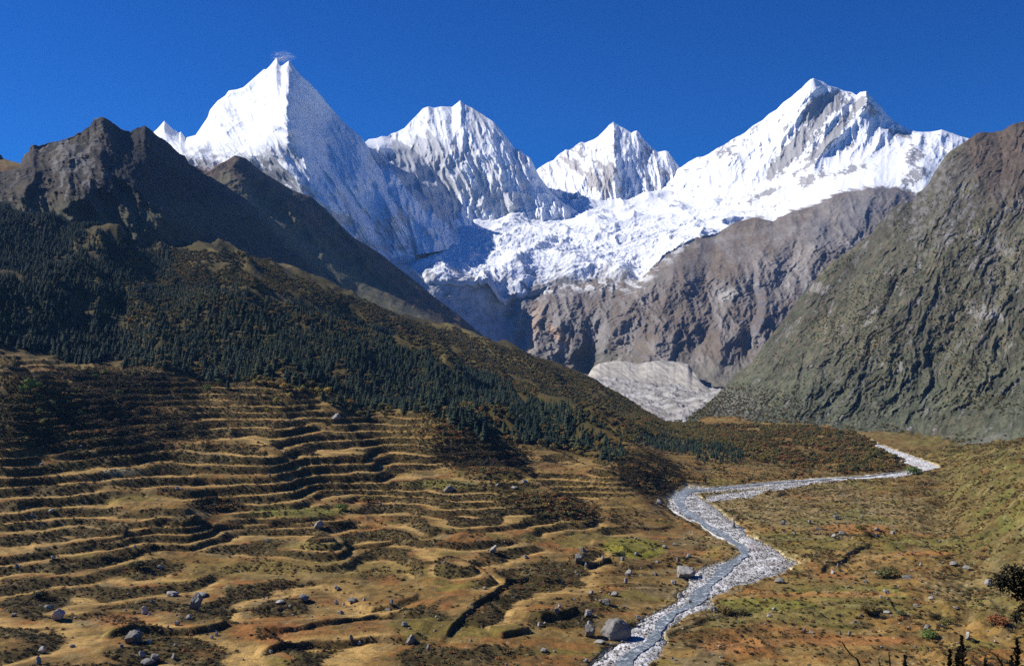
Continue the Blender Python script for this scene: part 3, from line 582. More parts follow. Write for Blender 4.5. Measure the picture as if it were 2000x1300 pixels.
FAR3 = [(1702,857,862),(1716,866,876),(1735,872,888),(1752,878,896),(1775,886,906),(1800,895,916),(1820,903,916),(1836,910,914)]
def band_mask(a, b, lo, hi, soft):
    """1 inside lo..hi with soft edges"""
    return sst(-soft, soft, b - lo) * sst(-soft, soft, hi - b)
def river_mask(px, row, jig=0, grow=0):
    a = np.array(RIV[::-1], float)
    l = np.interp(row, a[:, 0], a[:, 1]) - grow; r = np.interp(row, a[:, 0], a[:, 2]) + grow
    m = ((px + jig > l) & (px + jig < r) & (row > 948) & (row < 1345)).astype(float)
    for S_ in (FAR, FAR2, FAR3):
        s = np.array(S_, float); lo = np.interp(px, s[:, 0], s[:, 1]) - grow * .15; hi = np.interp(px, s[:, 0], s[:, 2]) + grow * .15
        m = np.maximum(m, ((row + jig * .12 > lo) & (row + jig * .12 < hi) & (px > s[0, 0]) & (px < s[-1, 0])).astype(float))
    return m
# knolls and ribs of the hillside, steep on the side away from the sun: column, depth, half-widths, turn, height
BUMPS = [(600,1290,55,150,30,24),(840,1180,50,110,30,20),(960,1110,45,80,30,14),(60,930,55,120,15,20),(200,1010,40,70,10,10),(520,880,40,60,20,9),(700,960,36,50,20,8),(1010,930,45,70,25,13),(1085,850,38,50,15,9),(860,1150,50,130,25,16),
    (1180,1010,26,50,20,10),(350,740,30,40,20,7),(640,700,26,40,20,6),(900,640,24,34,30,6),(480,1500,90,140,30,34),(420,2350,70,120,20,22),(100,1500,90,160,20,30),
    (700,1650,60,200,35,30),(850,1750,50,160,35,22),(1000,1700,40,120,35,18),(230,2050,80,140,20,34),(600,2250,50,160,40,26),(1100,2200,40,150,30,14),(330,1250,50,90,25,16),(760,1300,40,90,30,14)]
# banks of the old fields on the flat, uphill side first when walking the points from left to right
BANKS = [([(0,1234),(60,1235),(150,1230),(275,1222)],1.6),([(205,1286),(300,1270),(400,1255),(455,1243)],4.5),([(478,1266),(600,1248),(740,1220),(830,1222)],3.5),([(500,1300),(640,1271),(730,1266),(825,1273)],4.5),
 ([(850,1270),(912,1228),(950,1186),(992,1154),(1030,1145),(1110,1144)],4.0),([(440,1206),(530,1202),(620,1190)],2.2),([(712,1208),(770,1200),(828,1188)],3.2),([(50,1134),(150,1128),(255,1104)],2.6),([(100,1146),(200,1142),(315,1112)],2.4),
 ([(600,1104),(710,1088),(770,1082),(850,1084)],3.4),([(280,1096),(410,1080),(525,1068),(640,1062),(750,1058)],3.4),([(1140,1116),(1190,1100),(1230,1116)],4.2),([(1150,1076),(1190,1078),(1235,1092)],3.2),([(1060,1226),(1134,1204)],5.0),([(975,1258),(1030,1244)],4.0),
 ([(0,1172),(60,1176)],1.8),([(720,1122),(800,1136),(890,1124)],1.8),([(1185,1046),(1260,1040),(1320,1028)],1.4),([(1260,1262),(1330,1228),(1400,1204),(1480,1190)],1.5),([(1500,970),(1560,962),(1625,952)],3.0),([(1690,1206),(1720,1190),(1760,1190)],2.5),([(1590,1120),(1640,1100),(1700,1060)],3.0),([(1560,1190),(1640,1178),(1790,1180)],1.2)]
SHADE_VEG = [(150,815,190,62,8),(90,850,120,30,0),(930,870,95,52,25),(1080,990,85,22,10),(1270,925,75,34,25),(420,985,40,12,0),(250,745,120,20,5)]  # shady hollows: shade laid into the ground colour, plus denser, taller shrubs
NU, NV1, NV2 = 940, 500, 130
pxg = np.linspace(-280, 2280, NU)
yv = np.concatenate([[2, 10, 40, 150, 300], np.exp(np.linspace(math.log(385), math.log(1350), NV1)), np.exp(np.linspace(math.log(1350), math.log(3000), NV2 + 1))[1:]])
px = np.broadcast_to(pxg, (len(yv), NU)).copy(); Y = np.broadcast_to(yv[:, None], px.shape).copy(); X = (px - 1000) / F * Y
def ground(X, Y, px=None, fine=True):
    """height of the near ground and its covers"""
    if px is None: px = 1000 + X / Y * F
    h = base_h(px, Y); left = 1 - sst(1150, 1290, px); right = sst(1650, 1900, px)
    hill = sst(1.0, 10.0, h)
    prow = HOR - (h + plane_z(Y)) / Y * F
    big = fbm(X, Y, 230, 4, 201) * 9 * hill * left + ridged(X * .9 + Y * .3, Y * .5, 330, 4, 202) * 16 * hill * left * sst(1050, 1500, Y)
    h1 = h + big * sst(380, 600, Y)
    for (bx, by, wx_, wy_, ang, hh) in BUMPS:
        a = math.radians(ang); dx = X - (bx - 1000) / F * by; dy = Y - by
        u = (dx * math.cos(a) + dy * math.sin(a)); v = (-dx * math.sin(a) + dy * math.cos(a)) / wy_
        u = np.where(u > 0, u / (wx_ * .55), u / (wx_ * 1.5))
        h1 = h1 + 1.45 * hh * np.exp(-(u * u + v * v))
    rib = ridged(X * .80 + Y * .45 + 60 * fbm(X, Y, 400, 2, 218), (Y * .8 - X * .45) * .28, 300, 4, 219, .5)
    h1 = h1 + (rib - .45) * 85 * hill * left * sst(1080, 1500, Y) * (1 - .6 * sst(2500, 2950, Y)) + (rib - .45) * 20 * hill * left * sst(620, 900, Y) * (1 - sst(1080, 1500, Y)) * sst(4, 22, h)
    # terraces
    tz = left * sst(.0, 1.0, h1 - 1.5) * (1 - sst(0, 45, np.interp(px, [-300, 0, 200, 400, 640, 800, 1000, 1200, 1300], [700, 705, 725, 745, 815, 870, 890, 930, 960]) - prow))
    step = 5.2
    hq = h1 + fbm(X, Y, 95, 3, 205) * 3.0 + fbm(X, Y, 33, 2, 206) * .8 + (Y - 400) * .012
    HK, S1, S2 = 34.0, 4.0, 6.6
    q = np.where(hq < HK, hq / S1, HK / S1 + (hq - HK) / S2)
    inv = lambda v: np.where(v < HK / S1, v * S1, HK + (v - HK / S1) * S2)
    fl = np.floor(q); fr = q - fl
    keep = sst(-.5, -.2, fbm(X * .5, Y, 60, 2, 207) + .3 * noise(fl * 3.7 + X / 160, fl * 1.3 + Y / 500, 208))
    ris = sst(.50, .96, fr)
    dh = inv(fl + ris + (fr - .5) * .06) - inv(q)
    k = tz * keep
    h2 = h1 + dh * k
    isr = k * (sst(.50, .60, fr) + .5 * (1 - sst(.0, .12, fr)))
    bk = np.zeros_like(h2); isb = np.zeros_like(h2)
    for pts, amp in BANKS:
        amp = amp * .8; W_ = [((a - 1000) / F * plane_y(b_), plane_y(b_)) for a, b_ in pts]
        jx = X + 5 * noise(X / 22, Y / 22, 251); jy = Y + 5 * noise(X / 22 + 9, Y / 22, 252)
        d, s_, ps = seg_dist(jx, jy, W_); en = sst(0, .08, ps) * (1 - sst(.92, 1, ps)); sd = d * -s_
        bk = bk + amp * sst(-1.6, .8, sd) * np.exp(-np.clip(sd, 0, None) / 32) * en * (d < 120)
        isb = np.maximum(isb, en * (sst(-4.5, -2.5, sd) * (1 - sst(-.6, .8, sd))))
    h2 = h2 + bk
    # flats: low banks and old terrace edges between the river and the slope
    fl0 = (1 - sst(0, 6, h)) * sst(385, 420, Y)
    qf = (fbm(X * .35, Y * 1.3, 110, 3, 211) * 5 + (Y) * .022 - X * .012) / 1.3
    ff = qf - np.floor(qf); rf = sst(.82, .96, ff)
    kf = fl0 * sst(-.25, .1, fbm(X, Y, 110, 2, 212)) * (1 - right)
    nearriv = river_mask(px, HOR - plane_z(Y) / Y * F, 0, 22); 
    kf = kf * (1 - nearriv)
    h2 = h2 + (np.floor(qf) + rf - qf) * 1.2 * kf * (px < 1400) + (np.floor(qf) + rf - qf) * .9 * kf * (px >= 1400)
    isf = np.maximum(kf * .7 * (sst(.80, .85, ff) * (1 - sst(.96, 1.0, ff))), isb)
    lump = sst(.05, .45, fbm(X, Y, 75, 3, 217)) * (1 - k) * (1 - hill * left)
    lump = np.maximum(lump, .6 * sst(.0, .3, fbm(X, Y, 60, 3, 221)) * sst(1350, 1500, px))
    rough = ridged(X, Y, 38, 4, 214) * 3.4 * lump + fbm(X, Y, 26, 4, 215, .6) * (.6 + 3.2 * right + 1.8 * hill * (1 - k) + 1.0 * lump) + fbm(X, Y, 7, 3, 216, .6) * (.25 + .5 * isr + .5 * isf + .3 * right)
    if fine: h2 = h2 + rough * (1 - .8 * river_mask(px, HOR - plane_z(Y) / Y * F, 0, 10)) * (1 - .6 * k * (1 - isr))
    return h2, dict(fr=fr, lump=lump, h=h1, k=k, isr=isr, isf=isf, q=fl, qf=np.floor(qf), hill=hill, left=left, right=right, tz=tz)
h, g = ground(X, Y, px)
rowp = HOR - plane_z(Y) / Y * F
jig = fbm(X, Y, 22, 4, 220) * 16
rm = river_mask(px, rowp, jig) * (1 - sst(1.5, 4, base_h(px, Y)))
h = h - rm * 1.6
Z = h + plane_z(Y)
Z = np.where(Y < 384, np.interp(Y, [2, 10, 40, 150, 300, 385], [-2, -4.4, -20, -82, -126, -135]) + np.clip(np.abs(X), 0, 20) * 0, Z)
P = np.stack([X, Y, Z], -1); row = HOR - Z / Y * F
nn = normals(P); st = 1 - nn[..., 2]
f1 = fbm(X, Y, 60, 5, 230, .6); f2 = fbm(X, Y, 14, 4, 231, .65); f3 = fbm(X, Y, 5, 3, 232, .6)
c = mixc(np.ones(P.shape) * (.14, .095, .045), (.105, .10, .040), sst(-.15, .35, f1))      # straw to green
fv, fb = cell(X + 20 * f1, Y * 1.3 + 60 * noise(g['q'], g['q'] * .3, 9), 52, 235)
fv = (fv + g['q'] * .37 + g['qf'] * .23) % 1
for lo, col_ in ((.0, (.20, .14, .07)), (.22, (.17, .085, .035)), (.38, (.115, .12, .04)), (.52, (.145, .095, .05)), (.68, (.20, .095, .04)), (.8, (.16, .12, .05)), (.92, (.17, .155, .125))):
    c = mixc(c, col_, (fv >= lo) * .72 * (1 - sst(900, 1400, Y) * .3))
c = mixc(c, (.165, .115, .06), sst(1050, 1250, Y) * 0)
c = mixc(c, (.075, .062, .030), sst(-.05, .35, f2 + .3 * f1) * .55)
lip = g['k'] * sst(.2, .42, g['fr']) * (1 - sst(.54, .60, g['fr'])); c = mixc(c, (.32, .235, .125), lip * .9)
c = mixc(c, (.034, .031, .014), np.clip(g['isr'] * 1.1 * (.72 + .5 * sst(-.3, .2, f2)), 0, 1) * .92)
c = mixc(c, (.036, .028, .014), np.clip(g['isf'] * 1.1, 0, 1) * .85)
c = mixc(c, (.060, .047, .024), g['lump'] * .6 * sst(-.2, .25, f2 + f1))
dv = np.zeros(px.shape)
for a_, b_, c_, d_, e_ in SHADE_VEG: dv = np.maximum(dv, blob(px, row, a_, b_, c_, d_, e_, .6))
c = mixc(c, (.032, .032, .015), dv * sst(-.35, .1, f1 + f2) * .85)  # ground darkened for the shade in the hollows and their plant cover
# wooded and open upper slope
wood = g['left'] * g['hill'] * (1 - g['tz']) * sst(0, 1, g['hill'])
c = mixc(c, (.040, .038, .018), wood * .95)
grass = wood * sst(.05, .35, fbm(X, Y, 200, 4, 240) + .5 * blob(px, row, 480, 500, 60, 30, 10) + .5 * blob(px, row, 900, 650, 130, 25, 22) + .4 * blob(px, row, 1080, 745, 90, 10, 25) + .5 * blob(px, row, 80, 350, 160, 25, 15) - .25)
c = mixc(c, (.14, .125, .06), grass * .8)
c = mixc(c, (.13, .075, .04), blob(px, row, 60, 360, 140, 40, 15) * .6)
c = mixc(c, (.17, .16, .14), sst(1320, 1350, px) * sst(2250, 2450, Y))
# stony flats, right-hand slope
ston = sst(-.1, .3, fbm(X, Y, 120, 4, 241) + .6 * blob(px, row, 1600, 985, 280, 45, 3) - .2) * (px > 1320)
c = mixc(c, (.12, .105, .07), ston * .7)
c = mixc(c, (.30, .29, .27), ston * sst(.2, .4, f3 + .4 * f2) * .5)
rs = sst(1700, 1900, px + .5 * (950 - row)) * (1 - .6 * sst(1050, 1200, row))
c = mixc(c, (.066, .070, .036), rs * .85)
c = mixc(c, (.085, .105, .035), sst(.0, .3, fbm(X, Y, 90, 4, 262)) * (px > 1380) * .5)
c = mixc(c, (.10, .065, .035), rs * sst(.1, .35, f2 + .3 * f1) * .75)
c = mixc(c, (.10, .07, .035), blob(px, row, 1560, 880, 260, 45, 3) * .7)                     # autumn flat
c = mixc(c, (.15, .16, .035), blob(px, row, 1240, 1070, 62, 20, 4, .12))                     # the green field
for cx_, cy_, rx_, ry_, col_ in ((580,1000,90,10,(.12,.14,.045)),(860,945,70,8,(.13,.14,.05)),(520,1230,75,24,(.19,.09,.04)),(590,1110,230,18,(.15,.125,.055)),(240,1210,70,12,(.19,.095,.045)),(240,921,45,7,(.27,.26,.24)),(1560,1200,110,12,(.13,.12,.055)),(1440,1260,80,16,(.20,.10,.05)),(1650,1250,140,10,(.20,.10,.05)),(1640,1160,120,6,(.21,.12,.06)),(1660,1030,70,7,(.21,.11,.05)),(1800,1080,60,5,(.21,.11,.05)),(1480,1180,90,14,(.11,.13,.035)),(620,1065,70,8,(.14,.13,.055)),(700,980,50,6,(.20,.10,.05))):
    c = mixc(c, col_, blob(px, row, cx_, cy_, rx_, ry_, 0, .2) * .75)
bank = river_mask(px, rowp, jig, 16) * (1 - rm); c = mixc(c, (.20, .185, .155), bank * sst(-.1, .25, f3) * .6)
c = mixc(c, (.42, .41, .39), sst(.50, .56, f3 + .15 * f2) * .4 * (1 - wood) * sst(1250, 1000, row * 0 + 1100))
c = mixc(c, (.50, .49, .47), rm)
c = mixc(c, (.055, .040, .020), sst(.0, .3, fbm(X, Y * 1.4, 9, 3, 260, .7)) * .5 * (1 - wood))
c = mixc(c, (.20, .17, .12), sst(.15, .4, fbm(X, Y, 18, 4, 261, .65)) * .35 * (1 - wood))
c = c * np.array((1.22, 1.04, .62)) * (1.08 + .22 * sst(1340, 1420, px))[..., None]; c = np.where((rm > .5)[..., None], c / 1.1, c)
M_ground = terrain_mat('grass_and_earth', .035, .35, .30, .9, 1.0)
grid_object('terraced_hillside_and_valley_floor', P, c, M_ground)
GZ = Z
def gz(px_, y):
    """ground height at a column and depth (for standing things on it)"""
    j = (np.asarray(px_, float) + 280) / (2560 / (NU - 1)); i = np.interp(y, yv, np.arange(len(yv)))
    j = np.clip(j, 0, NU - 1.001); i = np.clip(i, 0, len(yv) - 1.001); j0 = j.astype(int); i0 = i.astype(int); a = j - j0; b = i - i0
    return GZ[i0, j0]*(1-a)*(1-b) + GZ[i0, j0+1]*a*(1-b) + GZ[i0+1, j0]*(1-a)*b + GZ[i0+1, j0+1]*a*b
VIS = np.minimum.accumulate(row[5:], axis=0)           # highest row seen so far going away, per column
def locate(px_, row_):
    """depth at which the line of sight through a point of the photograph first meets the ground"""
    j = int(np.clip(round((px_ + 280) / (2560 / (NU - 1))), 0, NU - 1)); r = VIS[:, j]
    k = int(np.searchsorted(-r, -row_)); k = min(max(k, 1), len(r) - 1)
    a, b = r[k - 1], r[k]; f = 0 if a == b else np.clip((a - row_) / (a - b), 0, 1)
    return float(lerp(yv[5 + k - 1], yv[5 + k], f))

# ------------------------------------------------------------------ glacier tongue, moraine, river
# debris-covered tongue lying in the valley head
T_n = [(1100,800,2300),(1200,820,2250),(1307,832,2150),(1345,825,2250),(1420,800,2450)]
T_a = [(1100,770,2900),(1200,800,2500),(1307,814,2350),(1345,805,2500),(1395,775,2900),(1420,770,3000)]
T_b = [(1100,750,3700),(1200,765,3500),(1300,780,3200),(1360,778,3200),(1395,768,3350),(1420,766,3400)]
T_d = [(1100,735,4900),(1330,742,4900),(1420,748,4900),(1500,748,4900)]
T_c = [(1100,738,4300),(1164,736,4250),(1260,745,4150),(1330,752,4000),(1395,762,3900),(1420,764,3850),(1500,768,3700)]
px, row, dep, t = loft([T_n, T_a, T_b, T_c, T_d], 1102, 1498, 320, 230, w=[.25, 1, 1, .5])
P = to_world(px, row, dep); X, Y = P[..., 0], P[..., 1]
P[..., 2] += (ridged(X + .3 * Y, Y * .35, 110, 5, 301, .6) - .4) * 20 + fbm(X, Y * .5, 30, 3, 302) * 7
q = fbm(X + .4 * Y, Y * .3, 60, 5, 303, .65)
c = mixc(np.ones(P.shape) * (.34, .325, .31), (.20, .185, .17), sst(-.1, .35, q)); c = mixc(c, (.40, .39, .38), sst(.25, .5, -q) * .6)
grid_object('debris_covered_glacier_tongue', P, c, M_moraine)
# lateral moraine: a sharp crest with a raw inner face
m0 = [(1130,760,4050),(1164,745,4000),(1240,752,3950),(1330,768,3700),(1400,780,3300)]
m1 = [(1130,748,4200),(1164,736,4150),(1240,745,4080),(1320,760,3850),(1370,765,3650),(1400,772,3500)]
m2 = [(1130,745,4450),(1148,732,4450),(1158,715,4500),(1171,706,4500),(1200,704,4480),(1220,704,4450),(1250,706,4420),(1283,704,4400),(1320,706,4350),(1344,710,4300),(1352,720,4250),(1345,730,4150),(1370,745,3950),(1395,765,3700),(1400,770,3650)]
m2 = [(a, b, d) for a, b, d in m2 if not (a == 1345 and b == 730)]
px, row, dep, t = loft([m0, m1, m2], 1132, 1400, 220, 110, w=[.3, 1])
row = row + t / 2 * (5.0 * fbm(px, px * 0, 90, 5, 310, .55) + 2.0)
X = (px - 1000) / F * 4200; Z_ = (HOR - row) / F * 4200
dep = dep - (fbm(X + 1.1 * Z_ + 25 * fbm(X, Z_, 70, 3, 313), Z_ * .5, 60, 5, 311, .6)) * 22 * fade(t, 2) - 60 * fbm(X, Z_ * 0, 330, 3, 314)
def c_m(px, row, P, n):
    X, Z = P[..., 0], P[..., 2]
    c = mixc(np.ones(P.shape) * (.43, .40, .35), (.30, .28, .245), sst(-.2, .3, fbm(X + 1.1 * Z, Z * .4, 30, 6, 312, .7)))
    d = sst(730, 750, row) * (1 - sst(1200, 1300, px)); return mixc(c, (.2, .17, .15), d * .6)
finish('moraine', px, row, dep, c_m, M_moraine, back=(300, 60))

# the river: gravel bed (real stones near the viewer) and running water
def strip(rows, vertical, n_along, n_across, z_off, seed, edge):
    a = np.array(rows, float); s = np.linspace(0, 1, n_along); k = np.linspace(0, 1, len(a))
    A, L, Rr = (np.interp(s, k, a[:, i]) for i in range(3)); tt = np.linspace(0, 1, n_across)
    L = L[:, None]; Rr = Rr[:, None]; A = A[:, None] + 0 * tt
    jl = fbm(A / 1.0, A * 0 + seed, 26, 4, seed) * edge; jr = fbm(A / 1.0, A * 0 + seed + 9, 26, 4, seed + 1) * edge
    Bq = (L + jl) + ((Rr + jr) - (L + jl)) * tt
    px, row = (Bq, A) if not vertical else (A, Bq)
    y = plane_y(row); P = np.stack([(px - 1000) / F * y, y, plane_z(y) + z_off], -1)
    return P, px, row, tt
M_bed = terrain_mat('river_gravel', .05, .45, .28, .9, 1.0)
def bed(rows, vertical, na, nc, seed, edge):
    P, px, row, tt = strip(rows, vertical, na, nc, 0.0, seed, edge)
    X, Y = P[..., 0], P[..., 1]
    P[..., 2] += fbm(X, Y, 14, 4, 321) * .8 + fbm(X, Y, 3.2, 3, 322, .7) * .55 - 1.3 * (np.abs(tt - .5) * 2) ** 6 + .1
    q = fbm(X, Y, 10, 4, 323, .65); q2 = fbm(X, Y, 3.0, 3, 324)
    c = mixc(np.ones(P.shape) * (.58, .57, .55), (.36, .35, .34), sst(-.2, .3, q)); c = mixc(c, (.74, .73, .71), sst(.1, .4, q2) * .6)
    c = mixc(c, (.20, .11, .08), sst(.35, .55, fbm(X, Y, 35, 3, 325)) * .4)
    return P, c
for rows, vert_, na, nc, seed, e in ((RIV, False, 620, 60, 330, 7), (FAR, True, 360, 12, 340, 1.0), (FAR2, True, 160, 10, 345, 1.4), (FAR3, True, 120, 12, 350, 1.2)):
    P, c = bed(rows, vert_, na, nc, seed, e); grid_object('riverbed', P, c, M_bed)
m, nt, b = new_mat('running_water', .12, .5)
geo = N(nt, 'ShaderNodeNewGeometry'); n1 = noise_n(nt, geo.outputs['Position'], .35, 5, .7); n2 = noise_n(nt, geo.outputs['Position'], .08, 4, .6)
foam = ramp_n(nt, n1, .50, .62); foam = math_n(nt, 'MULTIPLY', foam, ramp_n(nt, n2, .4, .6, .25, 1.0))
nt.links.new(mix_n(nt, foam, (.12, .145, .145), (.66, .69, .70)), b.inputs['Base Color'])
nt.links.new(ramp_n(nt, foam, 0, 1, .22, .8), b.inputs['Roughness'])
bp = N(nt, 'ShaderNodeBump'); bp.inputs['Distance'].default_value = .6; bp.inputs['Strength'].default_value = .7; nt.links.new(n1, bp.inputs['Height']); nt.links.new(bp.outputs[0], b.inputs['Normal'])
M_water = m
WAT = [(1340,1165,1200),(1300,1200,1238),(1270,1225,1262),(1250,1262,1290),(1235,1272,1300),(1220,1275,1305),(1200,1298,1325),(1185,1330,1365),(1170,1345,1380),(1155,1352,1385),(1140,1375,1400),(1125,1388,1418),(1110,1400,1430),(1098,1425,1448),(1085,1444,1464),(1075,1442,1462),(1062,1425,1448),(1048,1402,1426),(1035,1380,1405),(1022,1362,1385),(1008,1340,1362),(995,1325,1345),(982,1314,1336),(972,1312,1345),(962,1322,1352),(955,1332,1352)]
WAT = [(a, l + (r_ - l) * .06, r_ - (r_ - l) * .06) for a, l, r_ in WAT]
P, px, row, tt = strip(WAT, False, 500, 10, .58, 360, 14)
grid_object('river', P, None, M_water)
P, px, row, tt = strip([(1345,957,961),(1400,953,956),(1500,943,945.5),(1600,936,938),(1700,929,930.5),(1800,915,916)], True, 200, 4, .7, 365, .8)
grid_object('river', P, None, M_water)

# ------------------------------------------------------------------ the air
def haze_box():
    x0, x1, y0, y1, z0, z1 = -9000, 9000, -300, 11600, -175, 2800
    vs = [(x, y, z) for x in (x0, x1) for y in (y0, y1) for z in (z0, z1)]
    me = bpy.data.meshes.new('haze'); me.from_pydata(vs, [], [(0,1,3,2),(4,6,7,5),(0,4,5,1),(2,3,7,6),(0,2,6,4),(1,5,7,3)])
    m = bpy.data.materials.new('air'); m.use_nodes = True; nt = m.node_tree; nt.nodes.clear()
    out = nt.nodes.new('ShaderNodeOutputMaterial'); v = nt.nodes.new('ShaderNodeVolumePrincipled')
    v.inputs['Color'].default_value = (.22, .48, 1, 1); v.inputs['Density'].default_value = HAZE; v.inputs['Anisotropy'].default_value = .1
    nt.links.new(v.outputs[0], out.inputs['Volume']); me.materials.append(m)
    o = bpy.data.objects.new('haze', me); S.collection.objects.link(o); o['kind'] = 'stuff'
HAZE = .000016
haze_box()

# ------------------------------------------------------------------ builders for trees, bushes, stones
def mesh_from(name, V, Fc, mats, midx=None, smooth=False):
    me = bpy.data.meshes.new(name); me.from_pydata([tuple(v) for v in V], [], Fc)
    for m in mats: me.materials.append(m)
    if midx is not None: me.polygons.foreach_set('material_index', midx)
    if smooth: me.polygons.foreach_set('use_smooth', [True] * len(Fc))
    me.update(); return me
def leaf_mat(name, cols, rough=.8):
    """foliage whose hue differs from plant to plant and from tuft to tuft"""
    m, nt, b = new_mat(name, rough, .15)
    oi = N(nt, 'ShaderNodeObjectInfo'); geo = N(nt, 'ShaderNodeNewGeometry')
    n = noise_n(nt, geo.outputs['Position'], .9, 3, .6)
    f = math_n(nt, 'ADD', math_n(nt, 'MULTIPLY', oi.outputs['Random'], .8), math_n(nt, 'MULTIPLY', n, .35), clamp=True)
    r = N(nt, 'ShaderNodeValToRGB'); nt.links.new(f, r.inputs[0]); e = r.color_ramp.elements
    for i, (p, c) in enumerate(cols):
        q = e[i] if i < 2 else e.new(p)
        q.position = p; q.color = (*c, 1)
    nt.links.new(r.outputs[0], b.inputs['Base Color']); return m
M_pine = leaf_mat('pine_needles', [(.08, (.018, .034, .023)), (1.0, (.072, .080, .032)), (.6, (.032, .056, .035))])
M_autumn = leaf_mat('autumn_leaves', [(.1, (.070, .080, .030)), (1.0, (.32, .14, .04)), (.4, (.11, .11, .035)), (.65, (.18, .145, .04)), (.85, (.24, .16, .045))])
M_gold = leaf_mat('golden_leaves', [(.1, (.30, .27, .06)), (1.0, (.50, .33, .07)), (.5, (.38, .33, .07))])
M_rust = leaf_mat('rust_leaves', [(.1, (.075, .095, .040)), (1.0, (.27, .10, .035)), (.4, (.12, .11, .04)), (.7, (.21, .13, .04))])
M_green = leaf_mat('green_leaves', [(.1, (.09, .14, .035)), (1.0, (.18, .22, .045)), (.5, (.12, .18, .04))])
M_shrub = leaf_mat('shrub_leaves', [(.1, (.024, .026, .012)), (1.0, (.09, .048, .022)), (.4, (.038, .038, .016)), (.7, (.060, .044, .018))])
M_bark, nt, b_ = new_mat('bark', .95, .1); b_.inputs['Base Color'].default_value = (.07, .055, .045, 1)
M_dark = leaf_mat('leaves_in_deep_shade', [(.1, (.008, .009, .005)), (1.0, (.022, .020, .010)), (.5, (.012, .012, .006))])  # near-black colour carries the shade over the foreground plants
M_stalk, nt, b_ = new_mat('dark_stalk', .95, .1); b_.inputs['Base Color'].default_value = (.02, .016, .012, 1)

def tube(V, Fc, pts, rad, n=5):
    base = len(V)
    for (x, y, z), r in zip(pts, rad):
        for k in range(n):
            a = 2 * math.pi * k / n; V.append((x + r * math.cos(a), y + r * math.sin(a), z))
    for i in range(len(pts) - 1):
        for k in range(n):
            a = base + i * n + k; b = base + i * n + (k + 1) % n; Fc.append((a, b, b + n, a + n))
    V.append(pts[-1]); t = len(V) - 1; e = base + (len(pts) - 1) * n
    for k in range(n): Fc.append((e + k, e + (k + 1) % n, t))
def pine_parts(seed, slim=1.0, layers=11):
    """unit-high conifer: tapered trunk, whorls of drooping boughs with gaps between them"""
    r = random.Random(seed); V = []; Fc = []
    tube(V, Fc, [(0, 0, -.06), (.004, 0, .3), (0, .006, .7), (0, 0, .97)], [.026, .019, .010, .003], 5); nt_ = len(Fc); Vt, Ft = V, Fc
    V = []; Fc = []
    z0 = .10 + .06 * r.random()
    for L in range(layers):
        t = L / (layers - 1); z = z0 + (1 - z0) * t ** .92 - .02; R = slim * (.19 * (1 - t) ** .75 + .022) * (.82 + .36 * r.random())
        nb = 9 if t < .6 else 6
        for k in range(nb):
            if r.random() < .10: continue
            a = 2 * math.pi * (k + r.random() * .7) / nb; rr = R * (.65 + .55 * r.random()); w = .36 * rr + .012; dz = -.30 * rr - .01 * r.random()
            c, s = math.cos(a), math.sin(a); tip = (c * rr, s * rr, z + dz); i = len(V)
            ml = (c * rr * .6 - s * w, s * rr * .6 + c * w, z + dz * .5 - .01); mr = (c * rr * .6 + s * w, s * rr * .6 - c * w, z + dz * .5 - .01)
            top = (c * rr * .5, s * rr * .5, z + dz * .1 + .028)
            V += [(0, 0, z + .03), ml, tip, mr, top]
            Fc += [(i, i + 1, i + 4), (i + 1, i + 2, i + 4), (i + 2, i + 3, i + 4), (i + 3, i, i + 4)]
    i = len(V); V += [(.012, 0, .92), (-.006, .01, .92), (-.006, -.01, .92), (0, 0, 1.03)]; Fc += [(i, i+1, i+3), (i+1, i+2, i+3), (i+2, i, i+3)]
    return (Vt, Ft), (V, Fc)
def leafy_parts(seed, lobes=7, tall=1.0, leaves=420, leaf=.075, trunk=.3):
    """unit-high broadleaf or bush: short stem and limbs, crown of leaf clumps over several uneven lobes"""
    r = random.Random(seed); V = []; Fc = []
    tube(V, Fc, [(0, 0, -.08), (.01, .01, trunk), (.02, 0, .62)], [.035, .026, .010], 5)
    cen = []
    for k in range(lobes):
        a = 2 * math.pi * k / lobes + r.random(); d = (.22 if k else 0) * (.6 + .6 * r.random()); z = trunk + (.92 - trunk) * (.25 + .6 * r.random()) if k else .68
        Rk = .17 + .12 * r.random()
        if trunk < .15: z = .16 + .34 * r.random() if k else .45; Rk = .24 + .12 * r.random(); d *= 1.15
        cen.append((d * math.cos(a), d * math.sin(a), z, Rk))
        if k: tube(V, Fc, [(0, 0, trunk * .7), (d * math.cos(a) * .6, d * math.sin(a) * .6, z * .8), (d * math.cos(a), d * math.sin(a), z)], [.016, .010, .004], 4)
    Vt, Ft = V, Fc; V = []; Fc = []
    for k in range(leaves):
        cx, cy, cz, R = r.choice(cen); u = r.uniform(-1, 1); a = r.uniform(0, 2 * math.pi); q = math.sqrt(1 - u * u); d = (q * math.cos(a), q * math.sin(a), u)
        rr = R * (.6 + .45 * r.random()); p = Vector((cx + d[0] * rr, cy + d[1] * rr, cz + d[2] * rr * .85 * tall))
        nrm = Vector((d[0] + r.uniform(-.6, .6), d[1] + r.uniform(-.6, .6), d[2] + .3 + r.uniform(-.6, .6))).normalized()
        t1 = nrm.orthogonal().normalized(); t2 = nrm.cross(t1); an = r.uniform(0, 6.28); s = leaf * (.6 + .7 * r.random())
        e1 = t1 * math.cos(an) + t2 * math.sin(an); e2 = nrm.cross(e1); i = len(V)
        V += [p - e1 * s, p - e2 * s * .6 + nrm * s * .15, p + e1 * s, p + e2 * s * .6 + nrm * s * .15]; Fc += [(i, i + 1, i + 2), (i, i + 2, i + 3)]
    return (Vt, Ft), (V, Fc)
